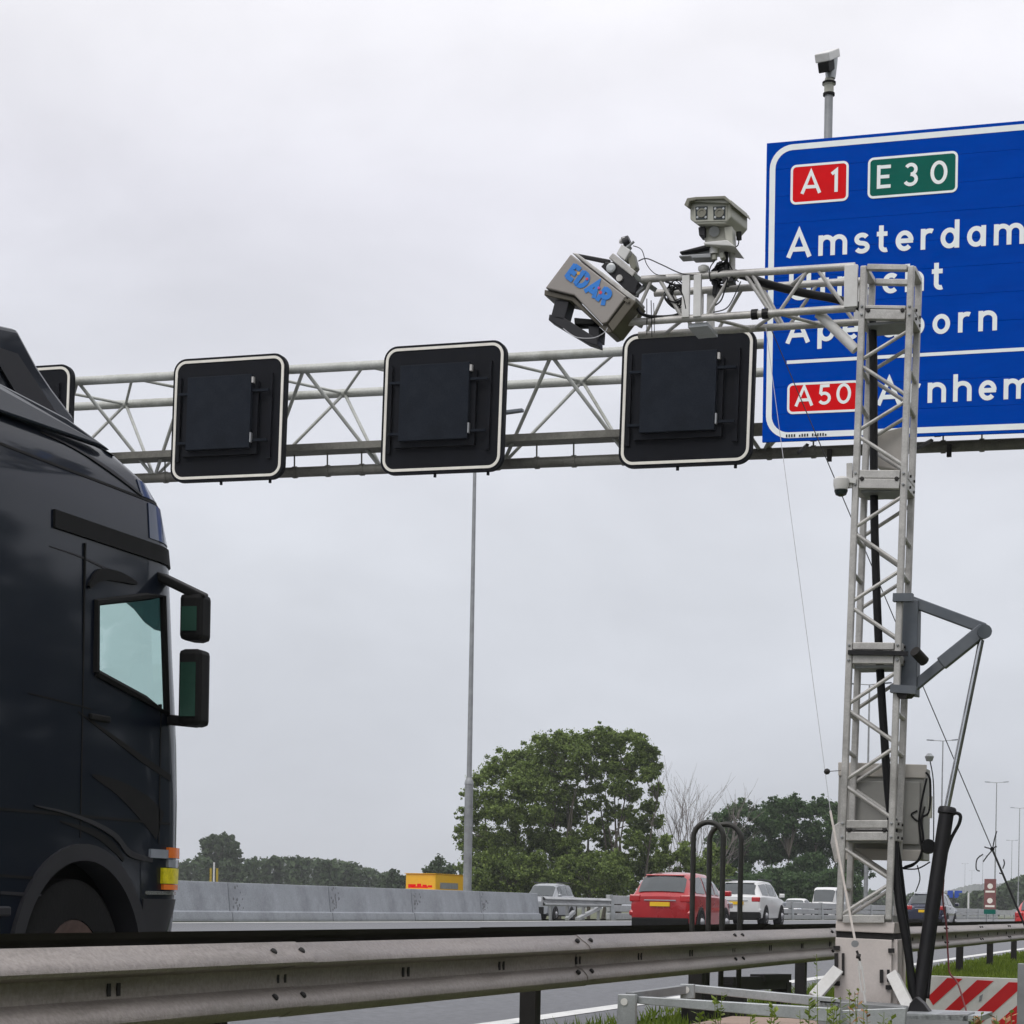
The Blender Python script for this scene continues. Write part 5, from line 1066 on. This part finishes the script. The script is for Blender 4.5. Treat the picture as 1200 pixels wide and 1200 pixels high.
mk = thing('marker_post', (q.x, q.y, -.2), 'thin white post with two yellow panels behind the concrete barrier, below the tall round tree', 'marker')
MB().tube((q.x, q.y, -.3), (q.x, q.y, q.z + .05), .035, 8).build('pole', 'white', mk)
for s in (-1, 1):
    b = MB(); b.box(q.x + s * .14 - .04, q.x + s * .14 + .04, q.y - .02, q.y + .02, wz - .2, q.z - .18); b.build('yellow_panel', 'oldyellow', mk)
q = PD(1135, 1050, 260); b = MB(); b.tube((q.x, q.y, .2), (q.x, q.y, PD(1135, 1046, 260).z), .12, 8); tag(b.build('white_marker', 'white', loc=(q.x, q.y, 0)), 'short white post left of the red framed road sign', 'post')
# guard rail on the grassy bank far right
b0, b1 = PD(1123, 1068, 215), PD(1205, 1070, 190)
fr_ = thing('far_guard_rail', tuple(b0), 'short stretch of guard rail on the grassy bank far right', 'guard rail')
MB().beam(b0, b1, .45, .08, (0, 1, 0)).build('rail_beam', 'concrete2', fr_)
for i in range(8): 
    p = b0.lerp(b1, (i + .5) / 8); MB().beam((p.x, p.y + .1, .5), (p.x, p.y + .1, p.z), .1, .1).build('rail_post', 'galvd', fr_)

# ------------------------------------------------------------------ trees
rng = np.random.default_rng(11)
def leaf_quads(cent, rad_, n, size, flat=.75, shell=.5):
    """leaf faces scattered in clumps; cent (k,3) rad_ (k,)"""
    k = len(cent); w_ = rad_ ** 2; w_ = w_ / w_.sum(); idx = rng.choice(k, n, p=w_)
    d = rng.normal(size=(n, 3)); d /= np.linalg.norm(d, axis=1)[:, None]
    rr = rad_[idx] * (shell + (1 - shell) * rng.random(n) ** .5) * rng.uniform(.5, 1.25, n)
    c = cent[idx] + d * rr[:, None] * np.array([1, 1, flat])
    nrm = rng.normal(size=(n, 3)) * .8 + d * .8 + np.array([0, 0, .35]); nrm /= np.linalg.norm(nrm, axis=1)[:, None]
    a = np.cross(nrm, rng.normal(size=(n, 3))); a /= np.linalg.norm(a, axis=1)[:, None]; b_ = np.cross(nrm, a)
    s = (size * rng.uniform(.55, 1.35, n))[:, None]
    q = np.stack([c - a * s * .5, c + b_ * s * .32, c + a * s * .5, c - b_ * s * .32], 1)
    return q.reshape(-1, 3)
def tree(name, label, base, clumps, trunks, nleaf, size, leaf, group=None, bark='bark', seed=1, cat='tree', tr=.16):
    """clumps: (dx, dy, z, r) relative to base; trunks: lists of points relative to base"""
    t = thing(name, tuple(base), label, cat, group); rs = random.Random(seed); B0 = V(base)
    b = MB()
    for tk in trunks:
        pts = [B0 + V(p) for p in tk]; n = len(pts); b.path(pts, [tr * (1 - .85 * i / (n - 1)) for i in range(n)], 7)
    clumps = list(clumps); k0 = len(clumps)
    for _ in range(int(k0 * .9)):                                  # smaller in-between clumps of uneven size
        a_, c_ = rs.choice(clumps[:k0]), rs.choice(clumps[:k0])
        if (V(a_[:3]) - V(c_[:3])).length < 5 * max(a_[3], c_[3]): f = rs.uniform(.25, .75); clumps.append(tuple(a_[i_] * f + c_[i_] * (1 - f) + rs.gauss(0, .35) * a_[3] for i_ in range(3)) + (rs.uniform(.25, .7) * min(a_[3], c_[3]),))
    cl = [V(c[:3]) + B0 for c in clumps]
    for c, q in zip(cl, clumps):                                   # limbs from the closest trunk to each clump
        best = min((V(p) + B0 for tk in trunks for p in tk[1:]), key=lambda p: (p - c).length + max(0, p.z - c.z) * 2)
        m_ = best.lerp(c, .5) + V((rs.uniform(-.3, .3), rs.uniform(-.3, .3), rs.uniform(-.1, .3)))
        b.path([best, m_, c], [tr * .38, tr * .24, tr * .10], 5)
        for j in range(3):
            e_ = c + V((rs.gauss(0, 1), rs.gauss(0, 1), abs(rs.gauss(0, 1)))).normalized() * q[3] * .9; b.path([m_.lerp(c, .6), e_], [tr * .10, tr * .04], 4)
    b.build('trunk', bark, t, recalc=False)
    cent = np.array([tuple(c) for c in cl]); rad_ = np.array([c[3] for c in clumps])
    # break every clump into small sprays
    sub = []; sr_ = []
    for c, r in zip(cent, rad_):
        for j in range(34):
            d = rng.normal(size=3); d /= np.linalg.norm(d); sub.append(c + d * r * (rng.uniform(.05, 1.0) ** .6) * rng.choice((1.0, 1.2, 1.5)) * np.array([1, 1, .85])); sr_.append(r * rng.uniform(.14, .38))
    q1 = leaf_quads(np.array(sub), np.array(sr_), int(nleaf * .8), size, .8, .25); q2 = leaf_quads(cent, rad_ * 1.12, int(nleaf * .2), size, .9, .2)
    npmesh('crown', np.concatenate([q1, q2]), 4, leaf, t); return t
def clump_from_px(pts, dep, base, spread):
    """clump list from picture points (px, py, radius px) at a depth"""
    o = []
    for px, py, r in pts:
        p = PD(px, py, dep) + FWD * rng.uniform(-spread, spread); p -= V(base); o.append((p.x, p.y, p.z, r * dep / F))
    return o
def on_ground(px, dep): p = PD(px, 1061, dep); return V((p.x, p.y, -.35))
DT = 150
# the big roadside poplar clump: four trees
def sway(x0, z1, lean=0, n=5, k=1): return [(x0 + lean * (i / n) ** 1.3 + rng.uniform(-.12, .12), rng.uniform(-.2, .2), z1 * i / n) for i in range(n + 1)]
big = [
 (588, [(560, 915, 13), (575, 905, 16), (592, 897, 16), (604, 920, 18), (572, 935, 18), (555, 955, 16), (585, 950, 20), (605, 950, 20), (562, 985, 18), (580, 985, 20), (600, 985, 20), (545, 985, 11), (538, 972, 7), (566, 1012, 18), (590, 1015, 20), (612, 1010, 18), (548, 1015, 13), (550, 930, 9), (606, 886, 10), (575, 1036, 14), (600, 1038, 14)], 2),
 (640, [(620, 882, 14), (636, 872, 14), (652, 868, 12), (648, 885, 16), (626, 900, 18), (652, 905, 18), (632, 925, 20), (655, 930, 18), (628, 955, 20), (650, 958, 20), (632, 985, 20), (654, 990, 18), (628, 1015, 18), (650, 1018, 18), (664, 880, 12), (640, 1038, 14), (668, 1030, 14), (616, 905, 14), (612, 930, 14), (668, 960, 13), (668, 990, 12)], 3),
 (692, [(668, 866, 12), (684, 868, 13), (700, 862, 12), (714, 860, 11), (726, 866, 12), (680, 885, 15), (700, 880, 15), (718, 880, 15), (672, 905, 15), (694, 902, 13), (716, 900, 15), (672, 930, 14), (700, 925, 13), (690, 945, 10), (716, 950, 11), (690, 975, 11), (712, 985, 12), (722, 922, 14), (676, 955, 12), (704, 965, 11), (672, 985, 13), (676, 1008, 14), (694, 1005, 14), (716, 1008, 13), (700, 1040, 13), (682, 1030, 14), (704, 1025, 12), (730, 955, 9)], 5),
 (738, [(736, 864, 10), (748, 872, 11), (760, 884, 11), (766, 900, 10), (744, 892, 14), (734, 905, 12), (756, 910, 11), (770, 925, 9), (742, 930, 12), (762, 945, 10), (736, 955, 11), (752, 968, 12), (772, 962, 9), (740, 985, 13), (762, 990, 14), (730, 1010, 14), (752, 1015, 15), (772, 1012, 12), (740, 1035, 12), (766, 1035, 12), (722, 1030, 13)], 5)]
lbs = ['broad leafy green tree beside the lamp post, left end of the roadside clump', 'tall leafy green tree with dense crown, second from left in the roadside clump', 'tall green tree with open crown and pale stems, third in the roadside clump', 'rounded green tree at the right of the roadside clump above the red car']
for (px, cl, ns), lb in zip(big, lbs):
    base = on_ground(px, DT); cc_ = clump_from_px(cl, DT, base, 2.2)
    tks = []
    for j in range(ns):
        x0 = rng.uniform(-1.3, 1.3); tks.append(sway(x0, rng.uniform(8.5, 12), lean=(x0 * 1.2 + rng.uniform(-.6, .6))))
    tree('poplar_tree', lb, base, cc_, tks, 62000, .185, 'leafA', 'tall trees in the roadside clump', seed=px, tr=.15)
# scrub below the clump
base = on_ground(800, 146); tree('bush', 'low green bushes under the bare tree behind the hoops', base, clump_from_px([(782, 1005, 13), (800, 1000, 12), (812, 1015, 14), (790, 1030, 14), (770, 1035, 12), (825, 1030, 14), (835, 1000, 12), (845, 1025, 13), (808, 1040, 12), (780, 985, 8)], 146, base, 1.5), [sway(0, 3)], 20000, .22, 'leafA', seed=3, tr=.08, cat='bush')
for px_b, lbb in ((600, 'low dense bush at the foot of the roadside clump, behind the silver car'), (690, 'low dense bush at the foot of the roadside clump, left of the red car')):
    base = on_ground(px_b, 144); tree('bush', lbb, base, clump_from_px([(px_b + dx, py_, r_b) for dx, py_, r_b in ((-38, 1030, 13), (-20, 1022, 14), (0, 1026, 15), (20, 1020, 14), (38, 1026, 14), (-30, 1044, 13), (-8, 1044, 14), (14, 1042, 14), (34, 1046, 13), (8, 1008, 11), (-26, 1010, 10), (30, 1006, 10))], 144, base, 1.5), [sway(0, 2.5)], 20000, .20, 'leafA', seed=px_b, tr=.07, cat='bush')
# bare tree
base = on_ground(796, 155); bt = thing('bare_tree', tuple(base), 'bare leafless tree with fine upright branches right of the leafy clump', 'tree'); b = MB(); rs = random.Random(5)
def twig(p, d, ln, r, lv):
    q = p + d * ln; m_ = p.lerp(q, .5) + V((rs.gauss(0, .04), rs.gauss(0, .04), 0)) * ln; b.path([p, m_, q], [r, r * .85, r * .6], 5 if lv < 2 else 4)
    if lv >= 4: return
    for i in range(3 if lv < 3 else 3):
        dd_ = (d + V((rs.gauss(0, .32), rs.gauss(0, .32), .16))).normalized(); s = p.lerp(q, rs.uniform(.45, 1.0)); twig(s, dd_, ln * rs.uniform(.55, .85), r * .58, lv + 1)
for px, lean in ((782, .02), (794, .1), (806, .17), (818, .22), (800, -.03)):
    p = on_ground(px, 155 + rs.uniform(-2, 2)); twig(p, (V((lean, 0, 1)) + RGT * lean * .6).normalized(), rs.uniform(4.2, 5.2), .075, 0)
b.build('branches', 'twig', bt, recalc=False)
# darker trees to the right
DR = 195
rt = [(862, [(846, 962, 12), (860, 952, 13), (874, 948, 12), (850, 985, 16), (872, 975, 17), (888, 962, 13), (846, 1010, 16), (868, 1005, 18), (888, 995, 16), (850, 1035, 16), (876, 1032, 16), (838, 985, 9)], 'dark green tree behind the hoops, left of the dark group'),
      (915, [(900, 950, 12), (914, 945, 12), (928, 941, 11), (904, 972, 16), (924, 965, 16), (940, 950, 12), (900, 1000, 17), (922, 995, 18), (940, 985, 16), (905, 1030, 17), (930, 1026, 17), (946, 1012, 14)], 'dark green tree with the highest crown in the dark group left of the mast'),
      (968, [(952, 948, 12), (966, 944, 11), (980, 949, 12), (955, 970, 15), (975, 970, 15), (990, 962, 13), (958, 998, 17), (982, 995, 17), (962, 1028, 17), (990, 1025, 16), (1005, 985, 13), (1010, 1015, 15)], 'dark green tree just left of and behind the mast')]
for px, cl, lb in rt:
    base = on_ground(px, DR); tree('broadleaf_tree', lb, base, clump_from_px(cl, DR, base, 3), [sway(-1, 6), sway(.8, 6.5)], 46000, .25, 'leafB', 'dark trees beyond the carriageways', seed=px, tr=.2)
# trees at the left horizon
DL = 380
base = on_ground(257, DL); tree('round_tree', 'tall round topped tree rising above the far wood left of centre', base, clump_from_px([(245, 990, 10), (256, 986, 9), (266, 984, 8), (272, 992, 7), (243, 1005, 12), (258, 1003, 13), (271, 1005, 11), (278, 1000, 5), (246, 1020, 13), (268, 1022, 13), (273, 982, 4)], DL, base, 3), [sway(0, 9)], 14000, .6, 'leafC', seed=9, tr=.3)
for px, top_, lb, dep in ((462, 1019, 'small bushy tree above the concrete barrier left of the yellow van', 330), (516, 1003, 'bushy tree behind the yellow van', 230)):
    base = on_ground(px, dep); s = (1050 - top_) / 45
    tree('round_tree', lb, base, clump_from_px([(px + dx * s, top_ + dy * s, r * s) for dx, dy, r in ((0, 8, 8), (-12, 18, 10), (11, 17, 10), (-16, 32, 11), (2, 28, 12), (16, 32, 11), (0, 44, 12))], dep, base, 2), [sway(0, 3)], 5000, .0018 * dep, 'leafC', seed=px, tr=.15)
def woodland(name, pts, dep, spread, n, size, leaf, lab):
    cl = []
    for (xa_, ya), (xb_, yb) in zip(pts[:-1], pts[1:]):
        k = max(2, int((xb_ - xa_) / 7))
        for i in range(k):
            px = xa_ + (xb_ - xa_) * i / k + rng.uniform(-2, 2); top_ = ya + (yb - ya) * i / k + rng.uniform(-2.5, 2.5); r = rng.uniform(6, 10); dd_ = dep + rng.uniform(-spread, spread); y = top_ + r * .7
            while y < 1066:
                p = PD(px + rng.uniform(-2, 2), y, dd_); cl.append((*p, r * dd_ / F)); y += r * 1.1
    cl = np.array(cl); return tag(npmesh(name, leaf_quads(cl[:, :3], cl[:, 3], n, size, .8, .55), 4, leaf, loc=tuple(cl[0][:3])), lab, 'wood', kind='stuff')
woodland('far_wood', [(-60, 1012), (60, 1006), (190, 1010), (230, 1008), (300, 1007), (345, 1004), (398, 1007), (430, 1019), (480, 1027), (560, 1030), (660, 1030)], 400, 30, 42000, 1.0, 'leafC', 'continuous dark green wood along the left horizon')
woodland('far_wood', [(1090, 1052), (1115, 1048), (1150, 1046), (1175, 1040), (1190, 1030), (1215, 1028)], 420, 30, 12000, 1.0, 'leafC', 'hazy trees along the horizon at far right')
woodland('far_wood', [(985, 1040), (1030, 1046), (1060, 1050), (1095, 1052)], 520, 40, 7000, 1.2, 'leafC', 'hazy trees along the horizon behind the mast foot')
cl = []
for i in range(150):
    y = -30 + 230 * i / 150; x = 11 + rng.uniform(-1.5, 4) + .02 * max(0, y); h_ = rng.uniform(6, 10); z = .8
    while z < h_: cl.append((x + rng.uniform(-1, 1), y, z, rng.uniform(1.1, 1.9))); z += 1.5
cl = np.array(cl); tag(npmesh('unseen_dark_wood', leaf_quads(cl[:, :3], cl[:, 3], 36000, .75, .8, .4), 4, 'leafD', loc=(11, 0, 0)), kind='stuff')  # unseen wood added beside the road to darken reflections and side light
woodland('undergrowth', [(800, 1034), (830, 1022), (870, 1028), (905, 1018), (950, 1024), (985, 1018), (1012, 1030)], 188, 5, 26000, .30, 'leafB', 'low green undergrowth at the foot of the dark trees left of the mast')
def ridge(pts, dep, lab, thick=150):
    b = MB(); xs = []; 
    for (xa_, ya), (xb_, yb) in zip(pts[:-1], pts[1:]):
        k = max(1, int((xb_ - xa_) / 1.5)); xs += [(xa_ + (xb_ - xa_) * i / k, ya + (yb - ya) * i / k + rng.uniform(-1.0, 1.0)) for i in range(k)]
    f = [PD(px, 1075, dep - 10) for px, y in xs]; t_ = [PD(px, y, dep + rng.uniform(-6, 6)) for px, y in xs]; m_ = [PD(px, (y * .6 + 1064 * .4), dep - 14 + rng.uniform(-5, 5)) for px, y in xs]; k_ = [PD(px, 1075, dep + thick) for px, y in xs]
    b.grid([[V((p.x, p.y, -.4)) for p in f], m_, t_, [V((p.x, p.y, -.4)) for p in k_]]); return tag(b.build('hills', 'hill'), kind='structure')
ridge([(180, 1020), (300, 1012), (360, 1006), (400, 1008), (425, 1016), (470, 1030), (700, 1045)], 1700, '')
ridge([(980, 1052), (1060, 1050), (1100, 1046), (1140, 1036), (1170, 1036), (1215, 1026), (1260, 1024)], 2500, '')

# ------------------------------------------------------------------ grass and weeds near the viewer
def blades(name, x0, x1, y0, y1, n, h, zf, m='grass', lab=None):
    x = rng.uniform(x0, x1, n); y = y0 + (y1 - y0) * rng.random(n); a = rng.uniform(0, 6.28, n); hh = h * rng.uniform(.4, 1.2, n); w0 = .006 + .0004 * y
    z = np.array([zf(q) for q in x]); lx, ly = rng.normal(0, .35, n) * hh, rng.normal(0, .35, n) * hh
    q = np.stack([np.stack([x - np.cos(a) * w0, y - np.sin(a) * w0, z], 1), np.stack([x + np.cos(a) * w0, y + np.sin(a) * w0, z], 1), np.stack([x + lx, y + ly, z + hh], 1)], 1)
    return tag(npmesh(name, q.reshape(-1, 3), 3, m), kind='stuff')
blades('verge_grass', -4.75, -2.2, 13.5, 70, 42000, .11, lambda x: -.045)
blades('verge_grass', -2.2, 2.5, 14.2, 40, 30000, .12, lambda x: -.06)
wd = [(957, 1118, 9.6, 0), (1006, 1158, 9.4, 2), (846, 1163, 10.0, 1), (905, 1176, 9.8, 1), (970, 1178, 9.5, 1), (985, 1168, 9.7, 1), (820, 1186, 9.9, 1), (948, 1170, 9.7, 1), (1016, 1178, 9.3, 2), (1150, 1186, 9.2, 2), (1168, 1190, 9.3, 2), (880, 1187, 9.8, 1), (1036, 1186, 9.2, 1), (1185, 1184, 9.3, 2)]
wl = ['tall thin weed left of the mast foot, the highest of the weeds', 'leafy weed with peach coloured tip in front of the mast foot', 'yellow green weed in front of the galvanised frame, below the hoops', 'small yellow weed in front of the pale frame right of the hoops', 'short weed left of the mast foot beside the tall thin one', 'weed close to the left edge of the mast base door', 'low weed at the bottom left end of the brown board', 'small weed just left of the tall thin weed', 'low russet weed at the right of the peach tipped one', 'russet weed below the striped board', 'second russet weed below the striped board, more to the right', 'small weed at the bottom between the frames and the brown board', 'low green weed right of the mast foot', 'russet weed at the bottom right corner']
for (px, py, dep, kd), lb in zip(wd, wl):
    tp_ = PD(px, py, dep); g0 = V((tp_.x, tp_.y, -.05)); t = thing('weed', tuple(g0), lb, 'plant', 'weeds along the bottom edge'); rs = random.Random(px)
    b = MB(); lf = MB(); rf = MB()
    stems = [(0, 0)] + [(rs.uniform(-.03, .03), rs.uniform(-.03, .03)) for _ in range(2 if kd else 0)]
    for k, (sx, sy) in enumerate(stems):
        top_ = tp_ + V((sx * 1.6, sy, -rs.uniform(0, .06) * k)); st_ = catm([g0 + V((sx, sy, 0)), g0.lerp(top_, .5) + V((rs.uniform(-.012, .012), 0, 0)), top_], 6); b.path(st_, .003, 5, .0014)
        n = 20 if kd else 30
        for j in range(n):
            f = .45 + .55 * j / n; q = g0.lerp(top_, f); a = rs.uniform(0, 6.28); ln = rs.uniform(.028, .068) * (1.15 - .6 * (f - .45)) * (1 if kd else .5); d = V((math.cos(a), math.sin(a), rs.uniform(.2, .9))).normalized(); s_ = d.cross(V((0, 0, 1))).normalized() * ln * .26
            (rf if kd == 2 and rs.random() < .5 else lf).add([q, q + d * ln * .5 + s_, q + d * ln, q + d * ln * .5 - s_], [(0, 1, 2, 3)])
    b.build('stem', 'weed', t, recalc=False); lf.build('leaf', 'weed', t, recalc=False)['kind'] = 'stuff'
    if rf.v: rf.build('tip_leaf', 'rust', t, recalc=False)['kind'] = 'stuff'

# ------------------------------------------------------------------ haze
HZ = 0.00028
if HZ:
    hm = bpy.data.materials.new('haze'); hm.use_nodes = True; t_ = hm.node_tree; t_.nodes.clear(); o_ = t_.nodes.new('ShaderNodeOutputMaterial'); pv = t_.nodes.new('ShaderNodeVolumePrincipled')
    pv.inputs['Color'].default_value = (.93, .95, .98, 1); pv.inputs['Density'].default_value = HZ; t_.links.new(pv.outputs[0], o_.inputs['Volume'])
    b = MB(); b.box(-3400, 3400, -80, 3400, -1.5, 110); hz = b.build('haze', hm); tag(hz, kind='stuff')
